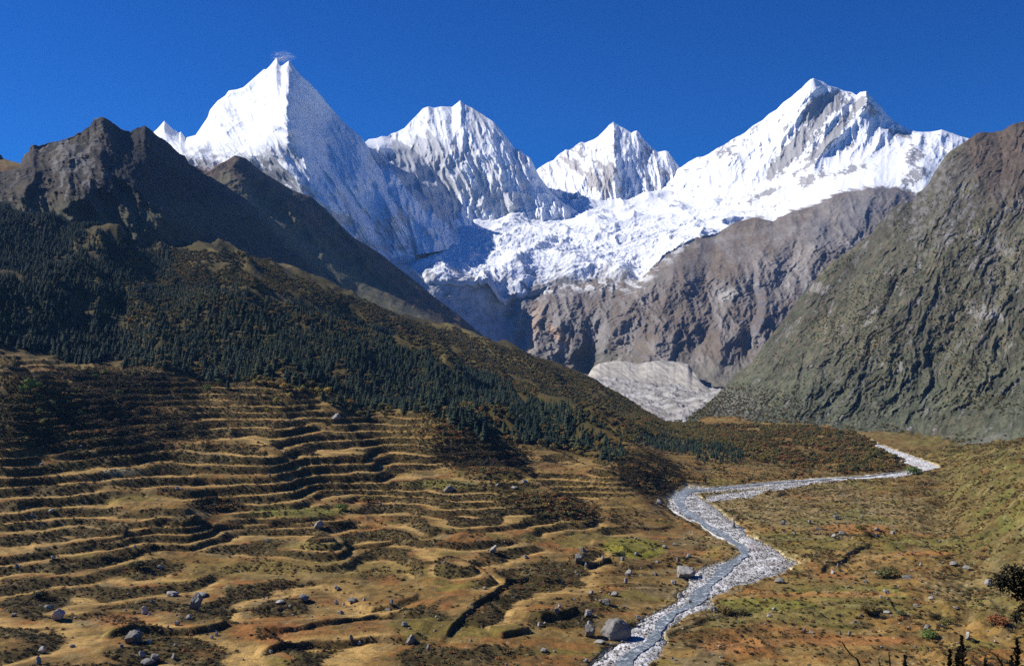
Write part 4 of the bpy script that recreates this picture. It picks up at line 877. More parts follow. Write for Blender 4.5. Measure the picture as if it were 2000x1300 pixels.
def one_mesh(name, parts, ml, mb):
    (Vt, Ft), (V, Fc) = parts; n = len(Vt)
    return mesh_from(name, list(Vt) + list(V), list(Ft) + [tuple(i + n for i in f) for f in Fc], [mb, ml], [0] * len(Ft) + [1] * len(Fc))
from mathutils import noise as mn
import bmesh
def stone_mesh(name, seed, sub=2, cuts=9, flat=1.0, rough=.17, mat=None):
    """angular weathered boulder: a sphere cut by random planes, then roughened"""
    r = random.Random(seed); bm = bmesh.new(); bmesh.ops.create_icosphere(bm, subdivisions=sub, radius=.5)
    pl = []
    for k in range(cuts):
        v = Vector((r.gauss(0, 1), r.gauss(0, 1), r.gauss(0, .8))).normalized(); pl.append((v, .20 + .19 * r.random()))
    off = Vector((seed * 3.1, 0, 0))
    for v in bm.verts:
        p = v.co
        for n_, d in pl:
            e = p.dot(n_) - d
            if e > 0: p = p - n_ * e * .93
        f = 1 + rough * mn.fractal(p * 3.2 + off, .8, 2, 4); v.co = Vector((p.x * f, p.y * f, p.z * f * flat))
    me = bpy.data.meshes.new(name); bm.to_mesh(me); bm.free(); me.materials.append(mat or M_stone)
    me.polygons.foreach_set('use_smooth', [sub > 3] * len(me.polygons)); return me
def stone_mat(name, a, b_c, li):
    m, nt, b = new_mat(name, .92, .2); tc = N(nt, 'ShaderNodeTexCoord'); oi = N(nt, 'ShaderNodeObjectInfo')
    v = N(nt, 'ShaderNodeVectorMath', operation='ADD'); nt.links.new(tc.outputs['Object'], v.inputs[0]); nt.links.new(oi.outputs['Location'], v.inputs[1]); v = v.outputs[0]
    n1 = noise_n(nt, v, 1.8, 7, .65); n2 = noise_n(nt, v, 9, 5, .7); n3 = noise_n(nt, v, 1.2, 3, .6)
    c = mix_n(nt, ramp_n(nt, n1, .35, .65), a, b_c); c = mix_n(nt, ramp_n(nt, n2, .55, .72, 0, .6), c, (.10, .10, .10)); c = mix_n(nt, ramp_n(nt, n3, .56, .68, 0, .55), c, li)
    hv = N(nt, 'ShaderNodeHueSaturation'); nt.links.new(ramp_n(nt, oi.outputs['Random'], 0, 1, .7, 1.2), hv.inputs['Value']); nt.links.new(c, hv.inputs['Color'])
    nt.links.new(hv.outputs[0], b.inputs['Base Color'])
    bp = N(nt, 'ShaderNodeBump'); bp.inputs['Distance'].default_value = .25; nt.links.new(math_n(nt, 'ADD', n1, math_n(nt, 'MULTIPLY', n2, .4)), bp.inputs['Height']); nt.links.new(bp.outputs[0], b.inputs['Normal'])
    return m
M_stone = stone_mat('grey_granite', (.155, .145, .128), (.27, .255, .225), (.085, .075, .05))
M_pale = stone_mat('pale_granite', (.25, .235, .21), (.40, .375, .335), (.15, .13, .09))

def link(o, label=None, cat=None, group=None, kind=None):
    if o.name not in S.collection.objects: S.collection.objects.link(o)
    if label: o['label'] = label
    if cat: o['category'] = cat
    if group: o['group'] = group
    if kind: o['kind'] = kind
    return o
def on_ground(px, row=None, y=None):
    y = y if y is not None else locate(px, row); z = float(gz(px, y)); return (px - 1000) / F * y, y, z
def copy_tree(o):
    c = o.copy(); S.collection.objects.link(c)
    for ch in o.children:
        d = ch.copy(); S.collection.objects.link(d); d.parent = c
    return c

# ------------------------------------------------------------------ boulders one can point to
BM = [stone_mesh('boulder_shape', 11 + k, 3, 8 + k % 4) for k in range(7)]
BP = [stone_mesh('boulder_shape', 31 + k, 3, 9, mat=M_pale) for k in range(4)]
def boulder(px, row, w, h, label, k=0, pale=False, rot=None, tilt=0, deep=1.25, sink=.2, group=None, mesh=None, name='boulder', cat='boulder'):
    X, y, z = on_ground(px, row); s = y / F; me = mesh or (BP if pale else BM)[k % (4 if pale else 7)]
    o = bpy.data.objects.new(name, me); W_, H_ = w * s * .98, h * s * 1.2
    y2 = y + W_ * .3; z = float(gz(1000 + X / y2 * F, y2)) if W_ < 14 else z
    o.location = (X, y2, z + H_ * (.5 - sink)); o.scale = (W_, W_ * deep * .8, H_)
    o.rotation_euler = (0, math.radians(tilt), rot if rot is not None else rnd.uniform(-.5, .5))
    return link(o, label, cat, group)
big = [stone_mesh('boulder_shape', 90 + k, 5, c, rough=.20, mat=M_pale if k == 2 else None) for k, c in enumerate((5, 8, 12))]
B = [(1205,1250,56,38,'huge round boulder beside the stream, grey with a dark shaded right side, largest of all',dict(mesh=big[0], deep=1.1)),
 (1151,1244,26,26,'upright grey boulder just left of the huge round boulder by the stream',dict(mesh=big[1])),
 (1151,1222,11,10,'small pale block perched right behind the upright grey boulder',dict(k=2,pale=True)),
 (1339,1131,46,26,'wide dark grey boulder jutting over the left bank at the inside of the river bend',dict(mesh=big[1])),
 (1433,1034,13,24,'tall pointed pale slab standing alone on the right river bank',dict(mesh=big[2],tilt=-8)),
 (1288,985,20,10,'pale rounded rock at the foot of the shaded spur where the river turns',dict(pale=True,k=1)),
 (255,1257,37,27,'large pointed grey boulder at lower left with bushes round its foot',dict(mesh=big[1],tilt=-12)),
 (236,1264,12,8,'low grey slab leaning at the left foot of the large pointed boulder',dict(k=3)),
 (108,1212,30,21,'broad pale grey rock face with a dark grassy mound behind it, lower left',dict(mesh=big[2])),
 (92,1189,22,9,'flat grey rock just above the broad rock face at lower left',dict(k=4)),
 (25,1204,14,8,'small grey rock at the left edge beside a bare patch of field',dict(k=5)),
 (379,1190,26,36,'tall jagged boulder splitting the dark shrubby mound in the left foreground',dict(mesh=big[1],tilt=14)),
 (392,1166,30,9,'flat grey ledge on top of the shrubby mound in the left foreground',dict(k=6)),
 (335,1164,26,11,'pair of low pale humps of rock left of the shrubby mound, seen as one boulder',dict(k=0,pale=True)),
 (280,1200,16,16,'upright squarish pale stone alone on the grass left of the shrubby mound',dict(pale=True,k=2)),
 (295,1178,10,9,'small dark-sided rock above the upright squarish stone',dict(k=1)),
 (345,1221,15,10,'wedge-shaped grey stone below the shrubby mound',dict(k=2)),
 (367,1210,12,11,'pointed pale stone close under the tall jagged boulder',dict(pale=True,k=3)),
 (268,1232,13,6,'low rounded white stone uphill of the large pointed boulder',dict(pale=True,k=0)),
 (328,1226,6,6,'tiny white stone right of the low rounded white stone',dict(pale=True,k=1)),
 (80,1275,16,13,'rounded pale boulder on the grass near the lower left corner',dict(pale=True,k=3)),
 (73,1297,12,16,'narrow white stone standing at the lower edge near the left corner',dict(pale=True,k=2)),
 (139,1264,16,7,'flat rock with bushes, right of the rounded pale boulder near the corner',dict(k=3)),
 (275,1283,15,12,'rounded grey boulder on the bank below the large pointed boulder',dict(k=4)),
 (299,1292,24,15,'grey boulder at the lower edge, highest of the three in the shrubby bank',dict(k=5)),
 (286,1300,32,12,'broad grey boulder cut by the lower edge of the picture',dict(k=6)),
 (338,1287,14,12,'grey stone half hidden in bushes at the right end of the shrubby bank',dict(k=0)),
 (290,1257,14,9,'pale stone to the right of the large pointed boulder',dict(k=1,pale=True)),
 (341,1262,9,6,'small round stone on the red-brown field below the white pair',dict(k=2)),
 (413,1247,9,9,'left stone of the white pair at the edge of the rust-coloured field',dict(pale=True,k=0)),
 (422,1241,11,10,'right stone of the white pair at the edge of the rust-coloured field',dict(pale=True,k=1)),
 (801,1259,24,19,'round white boulder with a shaded right half on the field bank, bottom centre',dict(mesh=big[2])),
 (836,1271,8,15,'thin white stone upright on the shaded bank right of the round white boulder',dict(pale=True,k=3)),
 (789,1224,15,8,'low white block on the field edge above the round white boulder',dict(pale=True,k=2)),
 (702,1260,10,8,'small pointed white stone left of the round white boulder',dict(pale=True,k=1)),
 (685,1250,9,10,'grey stone beside the small pointed white stone',dict(k=4)),
 (529,1276,8,10,'white stone upright in the shaded bank at bottom left of centre',dict(pale=True,k=0)),
 (592,1174,30,13,'broad grey dome of rock in the middle foreground meadow',dict(k=3)),
 (545,1180,22,8,'low heap-like pale rock left of the grey dome in the meadow',dict(pale=True,k=3)),
 (566,1185,8,5,'small stone between the low pale rock and the grey dome',dict(k=5)),
 (688,1177,26,10,'long grey rock in the stony rise at the centre of the foreground',dict(k=6)),
 (656,1180,13,9,'grey rock next to the left end of the long grey rock',dict(k=1)),
 (671,1181,9,6,'small pale rock squeezed beside the long grey rock',dict(pale=True,k=1)),
 (711,1173,8,5,'pale stone just right of the long grey rock',dict(pale=True,k=2)),
 (764,1186,10,14,'upright grey rock at the edge of the dark hedge, centre foreground',dict(k=2)),
 (757,1192,20,5,'flat grey slab in front of the upright rock by the dark hedge',dict(k=0)),
 (665,1199,14,7,'grey stone below the stony rise in the foreground centre',dict(k=4)),
 (658,1152,15,9,'sharp white wedge lying on the open grass above the stony rise',dict(pale=True,k=0,tilt=20)),
 (946,1151,10,6,'small pale stone in the fields left of the long hedge',dict(pale=True,k=3)),
 (963,1080,18,17,'tilted pale slab in dark bushes in the middle of the fields',dict(mesh=big[2],tilt=25)),
 (1027,1091,15,7,'low grey pyramid of rock on the field right of the tilted pale slab',dict(k=1)),
 (1130,1101,20,17,'dark pyramid-shaped boulder left of the bright green field',dict(mesh=big[1])),
 (1139,1079,14,11,'grey boulder in the bushes above the dark pyramid-shaped one',dict(k=4)),
 (1178,1094,12,8,'pale stone in the shrubby gully below the bright green field',dict(pale=True,k=1)),
 (1216,1094,11,9,'grey stone at the right end of the shrubby gully under the green field',dict(k=5)),
 (1244,1085,11,6,'white stone touching the lower edge of the bright green field',dict(pale=True,k=2)),
 (1299,1071,12,8,'grey and white stone at the right end of the bright green field',dict(k=6)),
 (1318,1065,13,7,'low grey stone right of the bright green field towards the river',dict(k=0)),
 (1325,1096,11,9,'pointed stone on the brown grass right below the green field',dict(k=1)),
 (1347,1089,16,8,'dark wide stone on the brown grass nearest the gravel bend',dict(k=2)),
 (1242,1053,8,5,'small stone on the upper edge of the bright green field',dict(k=3)),
 (1285,1099,9,5,'small stone below the right tip of the green field',dict(pale=True,k=0)),
 (1228,1125,15,15,'pale slab leaning in the hollow right of the dark hedge',dict(pale=True,k=3,tilt=18)),
 (1223,1139,11,11,'upright white stone under the leaning pale slab',dict(pale=True,k=2)),
 (1145,1107,10,8,'small pale stone at the right foot of the dark pyramid-shaped boulder',dict(pale=True,k=1)),
 (1280,1123,11,5,'flat stone on brown grass left of the wide dark grey boulder',dict(k=4)),
 (1316,1140,13,10,'pale block below the wide dark grey boulder on the bank',dict(pale=True,k=0)),
 (1185,1181,19,14,'grey boulder with a pale top among bushes above the stream, lower centre',dict(k=5)),
 (1173,1178,8,8,'small stone touching the left side of the pale-topped grey boulder',dict(k=6)),
 (1201,1165,18,10,'broad pale rock uphill of the pale-topped grey boulder',dict(pale=True,k=3)),
 (1155,1160,16,9,'grey rock at the left of the broad pale rock above the stream',dict(k=0)),
 (1150,1206,24,16,'brown-grey boulder sunk in the slope left of the stream',dict(k=2)),
 (1093,1186,12,8,'pale block, upper of two on the orange grass in lower centre',dict(pale=True,k=1)),
 (1088,1199,14,10,'grey cracked stone, lower of two on the orange grass in lower centre',dict(k=4)),
 (1054,1224,11,9,'pale stone at the edge of the dark bushes in lower centre',dict(pale=True,k=2)),
 (1063,1274,18,9,'flat grey rock on bright grass close to the lower edge',dict(k=6)),
 (1083,1273,7,5,'small white stone right of the flat grey rock on bright grass',dict(pale=True,k=0)),
 (1172,1257,24,6,'long white flat slab below the upright grey boulder',dict(pale=True,k=3)),
 (1145,1293,14,7,'pale slab at the lower edge where the gravel begins',dict(pale=True,k=1)),
 (1248,1211,20,9,'rounded grey rock at the water edge above the huge boulder',dict(k=1)),
 (1253,1226,12,8,'brownish rock between stream and huge boulder',dict(k=3)),
 (1346,1181,15,12,'tall grey rock on the left edge of the gravel, middle reach',dict(k=5)),
 (1329,1170,16,12,'pale rock just uphill of the tall grey rock by the gravel',dict(pale=True,k=2)),
 (1393,1194,17,13,'pale brown boulder on the right bank of the middle reach',dict(pale=True,k=0)),
 (1394,1181,14,5,'flat stone in the gravel above the pale brown boulder',dict(k=0)),
 (1417,1189,6,5,'small white stone right of the pale brown boulder',dict(pale=True,k=3)),
 (1525,1138,25,11,'grey boulder with white streaks on the right side below the gravel tip',dict(k=6)),
 (1628,1120,13,8,'white boulder among brown bushes on the right bank',dict(pale=True,k=1)),
 (1638,1108,7,8,'small pointed stone just above the white boulder in brown bushes',dict(pale=True,k=2)),
 (1711,1122,8,8,'tilted white stone on the green bank under a large round bush',dict(pale=True,k=3)),
 (1692,1138,12,7,'low grey stone on the green bank left of the field steps',dict(k=4)),
 (1732,1159,13,11,'rounded pale boulder at the top edge of the orange fields, right',dict(pale=True,k=0)),
 (1774,1130,24,8,'long flat grey boulder beside a narrow orange field, right',dict(k=5)),
 (1865,1106,18,9,'grey rock in a line of stones at the foot of the right slope',dict(k=6)),
 (1890,1112,22,8,'wide grey rock right of another in the line at the slope foot',dict(k=0)),
 (1800,1104,10,7,'white stone above the narrow orange field, right',dict(pale=True,k=1)),
 (1935,1146,22,12,'large pale rock partly behind the dark leafy branch',dict(pale=True,k=2)),
 (1820,1170,12,6,'small pale rock on the brown bank, far right fields',dict(pale=True,k=3)),
 (1634,1014,13,11,'upright pale rock at the far end of the stony flat',dict(pale=True,k=0)),
 (1531,1024,16,9,'rounded pale rock on the bank of the stony flat, left of others',dict(pale=True,k=1)),
 (1582,1021,9,6,'small white rock between the bushes on the stony flat',dict(pale=True,k=2)),
 (1597,1035,13,6,'dark grey rock at the left end of the upper orange field',dict(k=1)),
 (1646,1045,20,8,'dark wide rock in front of the upper orange field',dict(k=2)),
 (1630,1051,12,8,'white rock left of the dark wide rock by the upper field',dict(pale=True,k=3)),
 (1715,1038,14,9,'grey block right of the upper orange field',dict(k=3)),
 (1713,1048,12,7,'grey flat-topped block below the one right of the upper field',dict(k=4)),
 (1745,1042,11,7,'small grey rock in the row running right from the upper field',dict(k=5)),
 (1552,1044,7,7,'small upright stone on the green bank right of the river',dict(pale=True,k=0)),
 (1572,1233,8,8,'small grey block alone on the lower orange field',dict(k=6)),
 (1585,1236,14,5,'low dark stone right beside the small grey block',dict(k=0)),
 (1642,1239,8,7,'left stone of a grey pair on the lower right field',dict(k=1)),
 (1660,1241,8,9,'right stone of a grey pair on the lower right field',dict(k=2)),
 (1505,1203,20,6,'pale flat stone at the bend of the field bank, lower right',dict(pale=True,k=1)),
 (1513,1191,11,5,'thin white stone just above the pale flat stone on the bank',dict(pale=True,k=2)),
 (1734,1198,17,6,'light flat rock between two rust-coloured bushes, right fields',dict(pale=True,k=3)),
 (1683,1205,9,8,'grey rock at the foot of the long rust-coloured hedge',dict(k=3)),
 (1672,1216,9,6,'grey stone below the foot of the rust-coloured hedge',dict(k=4)),
 (1790,1185,12,7,'pale blue-grey rock on grass above the bright green bush',dict(k=5)),
 (1812,1230,12,10,'blue-grey rock directly above the bright green bush',dict(k=6)),
 (1868,1190,12,6,'white-topped rock on the pale grass, far right',dict(pale=True,k=0)),
 (1892,1250,16,17,'jumbled light grey rock behind the tall dark plant',dict(mesh=big[2])),
 (1945,1254,9,5,'small white stone right of the jumbled light grey rock',dict(pale=True,k=1)),
 (876,962,31,14,'long pale flat outcrop rock in the middle of the terraces',dict(mesh=big[2],deep=1.0)),
 (655,822,30,15,'pale striped boulder at the upper edge of the terraces under the trees',dict(mesh=big[2])),
 (1024,944,14,7,'white rock on a terrace right of the long pale outcrop',dict(pale=True,k=2)),
 (972,950,9,6,'small white rock between the long outcrop and the shaded gully',dict(pale=True,k=3)),
 (1006,955,15,5,'flat white rock low on the terrace over the shaded gully',dict(pale=True,k=0)),
 (621,1033,26,17,'pale broken rock pile top on a grassy knoll, centre left',dict(mesh=big[2])),
 (521,1058,12,6,'grey rock on the terrace left of the knoll with the rock pile',dict(k=1)),
 (743,988,6,7,'small white stone on a field edge beside a lone bush',dict(pale=True,k=2)),
 (556,887,6,7,'small white cairn-like stone at the corner of the upper terraces',dict(pale=True,k=3)),
 (157,874,8,5,'pale stone on the edge of an upper terrace near the tree group, left',dict(pale=True,k=0)),
 (81,908,10,5,'white stone on the long terrace at far left',dict(pale=True,k=1)),
 (345,957,9,6,'white and dark stone on a reddish field in the left terraces',dict(pale=True,k=2)),
 (526,931,6,6,'small white stone on the rim of a terrace, centre left',dict(pale=True,k=3)),
 (103,1092,9,9,'pale stone in the dark terrace bank, lower left',dict(pale=True,k=0)),
 (311,1111,16,9,'grey rock where two terrace banks meet, lower left',dict(k=3)),
 (263,1070,6,8,'small white stone in the terrace bank above the meeting banks',dict(pale=True,k=1)),
 (31,1109,9,7,'grey stone on the terrace at the left edge',dict(k=4)),
 (98,993,0,0,'',{}),
 (62,1009,9,6,'pale stone at the foot of a shrubby bank at far left',dict(pale=True,k=2)),
 (98,1003,14,8,'pale boulder under the shrubby bank at far left, largest there',dict(pale=True,k=3))]
for (px_, row_, w, h_, lab, kw) in B:
    if w: boulder(px_, row_, w, h_, lab, **kw)

# ------------------------------------------------------------------ scattering
def scatter(n, x0, x1, y0, y1, seed):
    r = np.random.RandomState(seed); u = r.rand(n); y = np.sqrt(y0 ** 2 + u * (y1 ** 2 - y0 ** 2)); px = x0 + r.rand(n) * (x1 - x0)
    X = (px - 1000) / F * y; Zg = gz(px, y); row = HOR - Zg / y * F
    j = np.clip(np.round((px + 280) / (2560 / (NU - 1))).astype(int), 0, NU - 1); i = np.clip(np.searchsorted(yv[5:], y) - 1, 0, VIS.shape[0] - 1)
    return px, y, X, Zg, row, row - VIS[i, j], r
def inpoly(px, row, poly):
    ins = np.zeros(px.shape, bool); n = len(poly)
    for i in range(n):
        (x1, y1), (x2, y2) = poly[i], poly[(i + 1) % n]
        c_ = ((y1 > row) != (y2 > row)); 
        with np.errstate(divide='ignore', invalid='ignore'): xx = (x2 - x1) * (row - y1) / (y2 - y1) + x1
        ins ^= c_ & (px < xx)
    return ins
def cloud_of(name, protos, X, Y, Z, sc, seed, tilt=0.0):
    """one object: the protos' meshes instanced on points (for what nobody could count)"""
    n = len(X); r = np.random.RandomState(seed); me = bpy.data.meshes.new(name); me.vertices.add(n)
    me.vertices.foreach_set('co', np.stack([X, Y, Z], -1).astype(np.float32).ravel())
    def at(nm, typ, arr, key='value'):
        a = me.attributes.new(nm, typ, 'POINT'); a.data.foreach_set(key, arr.ravel())
    rot = np.stack([(r.rand(n) - .5) * tilt, (r.rand(n) - .5) * tilt, r.rand(n) * 6.283], -1).astype(np.float32)
    at('rot', 'FLOAT_VECTOR', rot, 'vector'); at('scl', 'FLOAT_VECTOR', sc.astype(np.float32), 'vector'); at('pick', 'INT', r.randint(0, len(protos), n).astype(np.int32))
    o = bpy.data.objects.new(name, me); link(o, kind='stuff')
    ng = bpy.data.node_groups.new(name, 'GeometryNodeTree'); ng.interface.new_socket('Geometry', in_out='INPUT', socket_type='NodeSocketGeometry'); ng.interface.new_socket('Geometry', in_out='OUTPUT', socket_type='NodeSocketGeometry')
    gi = ng.nodes.new('NodeGroupInput'); go = ng.nodes.new('NodeGroupOutput'); ip = ng.nodes.new('GeometryNodeInstanceOnPoints'); jn = ng.nodes.new('GeometryNodeJoinGeometry')
    for p in protos:
        oi = ng.nodes.new('GeometryNodeObjectInfo'); oi.inputs['Object'].default_value = p; oi.inputs['As Instance'].default_value = True; ng.links.new(oi.outputs['Geometry'], jn.inputs[0])
    def na(nm, typ):
        q = ng.nodes.new('GeometryNodeInputNamedAttribute'); q.data_type = typ; q.inputs['Name'].default_value = nm; return q.outputs['Attribute']
    ng.links.new(gi.outputs[0], ip.inputs['Points']); ng.links.new(jn.outputs[0], ip.inputs['Instance']); ip.inputs['Pick Instance'].default_value = True
    ng.links.new(na('pick', 'INT'), ip.inputs['Instance Index']); ng.links.new(na('rot', 'FLOAT_VECTOR'), ip.inputs['Rotation']); ng.links.new(na('scl', 'FLOAT_VECTOR'), ip.inputs['Scale'])
    ng.links.new(ip.outputs[0], go.inputs[0]); md = o.modifiers.new('scatter', 'NODES'); md.node_group = ng
    return o
def individuals(name, meshes, px, y, X, Z, H, W_, sel, label, cat, group, r, tilt=0):
    """the ones that show largest, each an object; returns mask of those taken"""
    out = []
    for i in sel:
        o = bpy.data.objects.new(name, meshes[int(r.randint(len(meshes)))]); o.location = (float(X[i]), float(y[i]), float(Z[i])); o.scale = (float(W_[i]), float(W_[i]), float(H[i]))
        o.rotation_euler = (r.uniform(-tilt, tilt), r.uniform(-tilt, tilt), r.uniform(0, 6.28)); link(o, label(px[i], i) if callable(label) else label, cat, group); out.append(o)
    return out

# conifers of the hillside forest
PM = [one_mesh('conifer_shape', pine_parts(s, sl), M_pine, M_bark) for s, sl in ((1, 1.0), (2, .85), (3, 1.15), (4, 1.3), (5, .95))]
PINE = [(-60,395),(60,400),(150,425),(240,462),(330,495),(352,520),(345,560),(480,565),(560,588),(640,612),(720,640),(800,672),(860,705),(930,735),(1000,765),(1060,795),(1120,820),(1180,850),(1225,880),(1215,895),(1150,888),(1080,872),(1000,858),(900,836),(840,806),(760,808),(700,806),(640,792),(610,765),(540,752),(470,740),(390,722),(300,712),(200,700),(100,690),(-60,676)]
PINE2 = [(1225,845),(1300,850),(1380,862),(1430,878),(1462,895),(1440,905),(1380,900),(1330,890),(1260,870)]
px, y, X, Zg, row, vis, r = scatter(150000, -200, 1500, 700, 2650, 401)
den = .75 + 1.1 * fbm(X, y, 240, 3, 402) + .8 * fbm(X, y, 60, 3, 409) - .5 * sst(430, 380, row + 30 * fbm(X, y, 90, 2, 407))
clear = blob(px, row, 380, 500, 55, 30, 10, .5) + .8 * blob(px, row, 300, 560, 150, 12, 5, .5) + .7 * blob(px, row, 540, 610, 40, 20, 25) + .7 * blob(px, row, 700, 650, 50, 14, 30)
jig = fbm(X, y, 130, 4, 403) * 34
inp = inpoly(px, row + jig, PINE); inp2 = inpoly(px, row + jig * .5, PINE2)
area = (y / 1500) ** 0                                        # uniform per square metre by construction along depth
keepm = ((inp & (r.rand(len(px)) < den * (1 - clear))) | (inp2 & (r.rand(len(px)) < .5))) & (vis < 14)
idx = np.where(keepm)[0]; 
# thin to a density per area
dens_px = 1.0
H = (5.0 + 10.5 * r.rand(len(px)) ** 1.5) * np.where(row > 690, 1.12, 1.0); H = np.where(inp2, H * .55, H)
thin = r.rand(len(idx)) < np.clip(.85 * (y[idx] / 1500), .3, 1); idx = idx[thin]
Wd = H * (1.15 + .6 * r.rand(len(px)))
app = H[idx] / y[idx] * (vis[idx] < 3) * (1 + .0 * row[idx]); order = idx[np.argsort(-app)]; take = order[:290]; rest = order[290:]
ind = []
for lo, hi, wh in ((-999, 230, 'at the far left, below the rocky ridge'), (230, 480, 'above the upper left terraces'), (480, 680, 'above the yellow birches of the terraces'), (680, 860, 'left of the shaded hollow'), (860, 1060, 'in the row right above the shaded hollow'), (1060, 1180, 'above the right-hand terraces'), (1180, 3000, 'near the river spur')):
    s_ = [i for i in take if lo <= px[i] < hi]
    ind += individuals('conifer', PM, px, y, X, Zg, H, Wd, s_, 'dark green conifer in the forest fringe ' + wh, 'tree', 'conifers of the forest fringe ' + wh, r)
protos = ind[:5]
pr = []
for m_ in PM:
    pr.append(next(o for o in ind if o.data == m_))
cloud_of('conifer_forest', pr, X[rest], y[rest], Zg[rest], np.stack([Wd[rest], Wd[rest], H[rest]], -1), 404)

# broadleaf scrub and autumn wood
AM = [one_mesh('autumn_tree_shape', leafy_parts(s, 6 + s % 3), M_autumn, M_bark) for s in (21, 22, 23)]
RM_ = [one_mesh('autumn_tree_shape', leafy_parts(s, 6), M_rust, M_bark) for s in (25, 26)]
SCRUB = [(330,490),(410,492),(511,490),(560,536),(640,568),(760,604),(880,642),(940,664),(1020,690),(1090,712),(1150,742),(1240,788),(1310,818),(1370,828),(1450,850),(1470,880),(1400,872),(1300,850),(1220,862),(1150,830),(1060,792),(940,735),(860,700),(760,650),(640,605),(560,580),(480,560),(350,558)]
FLAT = [(1330,832),(1420,830),(1560,832),(1660,842),(1700,860),(1720,880),(1765,900),(1772,914),(1700,924),(1560,934),(1450,944),(1350,950),(1340,930),(1400,905),(1460,890),(1400,860)]
px, y, X, Zg, row, vis, r = scatter(150000, 250, 1820, 900, 2950, 411)
gr = sst(.1, .35, fbm(X, y, 170, 4, 412)) ; jig = fbm(X, y, 50, 3, 413) * 10
a_ = inpoly(px, row + jig, SCRUB) & (r.rand(len(px)) < .75 * (1 - .95 * gr)); b2 = inpoly(px, row + jig * .35, FLAT) & (r.rand(len(px)) < .62 + 1.5 * fbm(X, y, 70, 3, 417) - .5 * blob(px, row, 1400, 905, 90, 22, 0) - .6 * sst(900, 925, row + .06 * (1560 - px)))
g_ = inpoly(px, row - 8, PINE) & (r.rand(len(px)) < .16 + .45 * sst(.1, .4, -fbm(X, y, 240, 3, 402)) + .25 * blob(px, row, 450, 570, 160, 40, 15))
km = (a_ | b2 | g_) & (vis < 10) & (r.rand(len(px)) < np.clip(.8 * (y / 1600), .4, 1)); idx = np.where(km)[0]
H = 3.6 + 3.2 * r.rand(len(px)); H = np.where(b2, H * (.7 + .5 * r.rand(len(px))), H); H = np.where(g_, H * 1.4, H); Wd = H * (1.1 + .5 * r.rand(len(px)))
rustm = b2 & (fbm(X, y, 100, 4, 414) > .0)
app = H[idx] / y[idx] * (vis[idx] < 2) * np.where(g_[idx], .8, 1); order = idx[np.argsort(-app)]; take = order[:240]; rest = order[240:]
t1 = [i for i in take if not rustm[i]]; t2 = [i for i in take if rustm[i]]
ia = []
for lo, hi, wh in ((-999, 500, 'among the conifers at left'), (500, 700, 'under the conifers above the terraces'), (700, 1000, 'around the shaded hollow'), (1000, 1200, 'on the slope above the right-hand terraces'), (1200, 1380, 'on the spur above the first river bend'), (1380, 3000, 'on the flat beside the far river reach')):
    ia += individuals('autumn_tree', AM, px, y, X, Zg, H, Wd, [i for i in t1 if lo <= px[i] < hi], 'small olive and golden autumn tree ' + wh, 'tree', 'autumn trees ' + wh, r)
ir = individuals('autumn_tree', RM_, px, y, X, Zg, H, Wd, t2, 'small rust-coloured tree in the autumn wood beside the river', 'tree', 'rust-coloured trees of the wood by the river', r)
rs_ = np.array([i for i in rest if rustm[i]]); rn_ = np.array([i for i in rest if not rustm[i]])
pa = [next((o for o in ia if o.data == m_), ia[0]) for m_ in AM]
cloud_of('autumn_scrub', pa, X[rn_], y[rn_], Zg[rn_], np.stack([Wd[rn_], Wd[rn_], H[rn_]], -1), 415)
if len(rs_):
    if not ir:
        ir = [individuals('autumn_tree', RM_, px, y, X, Zg, H, Wd, rs_[:1], 'small rust-coloured tree in the autumn wood beside the river', 'tree', 'rust-coloured trees of the wood by the river', r)[0]]
    pb = [next((o for o in ir if o.data == m_), ir[0]) for m_ in RM_]
    cloud_of('autumn_wood', pb, X[rs_], y[rs_], Zg[rs_], np.stack([Wd[rs_], Wd[rs_], H[rs_]], -1), 416)

# trees one can point to: each an Empty with trunk and crown
def tree_thing(kind, px, row, h, label, seed, cat='tree', w=1.0, y=None):
    X, yy, z = on_ground(px, row, y); Hh = h * yy / F
    if kind == 'pine': parts = pine_parts(seed, 1.15, 13); ml = M_pine; nm = 'conifer'
    else: parts = leafy_parts(seed, 8, 1.0, 700, .055, .12 if kind.endswith('bush') else .28); ml = {'gold': M_gold, 'green': M_green, 'rust': M_rust, 'goldbush': M_gold, 'greenbush': M_green, 'rustbush': M_rust, 'darkbush': M_shrub, 'olivebush': M_autumn}[kind]; nm = 'bush' if kind.endswith('bush') else 'broadleaf_tree'
    root = bpy.data.objects.new(nm, None); root.location = (X, yy, z); root.scale = (Hh * w, Hh * w, Hh); root.rotation_euler = (0, 0, seed); root.empty_display_size = .1; link(root, label, cat)
    for pn, (V, Fc), mt in (('stem' if nm == 'bush' else 'trunk', parts[0], M_bark), ('crown', parts[1], ml)):
        o = bpy.data.objects.new(pn, mesh_from(pn, V, Fc, [mt])); S.collection.objects.link(o); o.parent = root
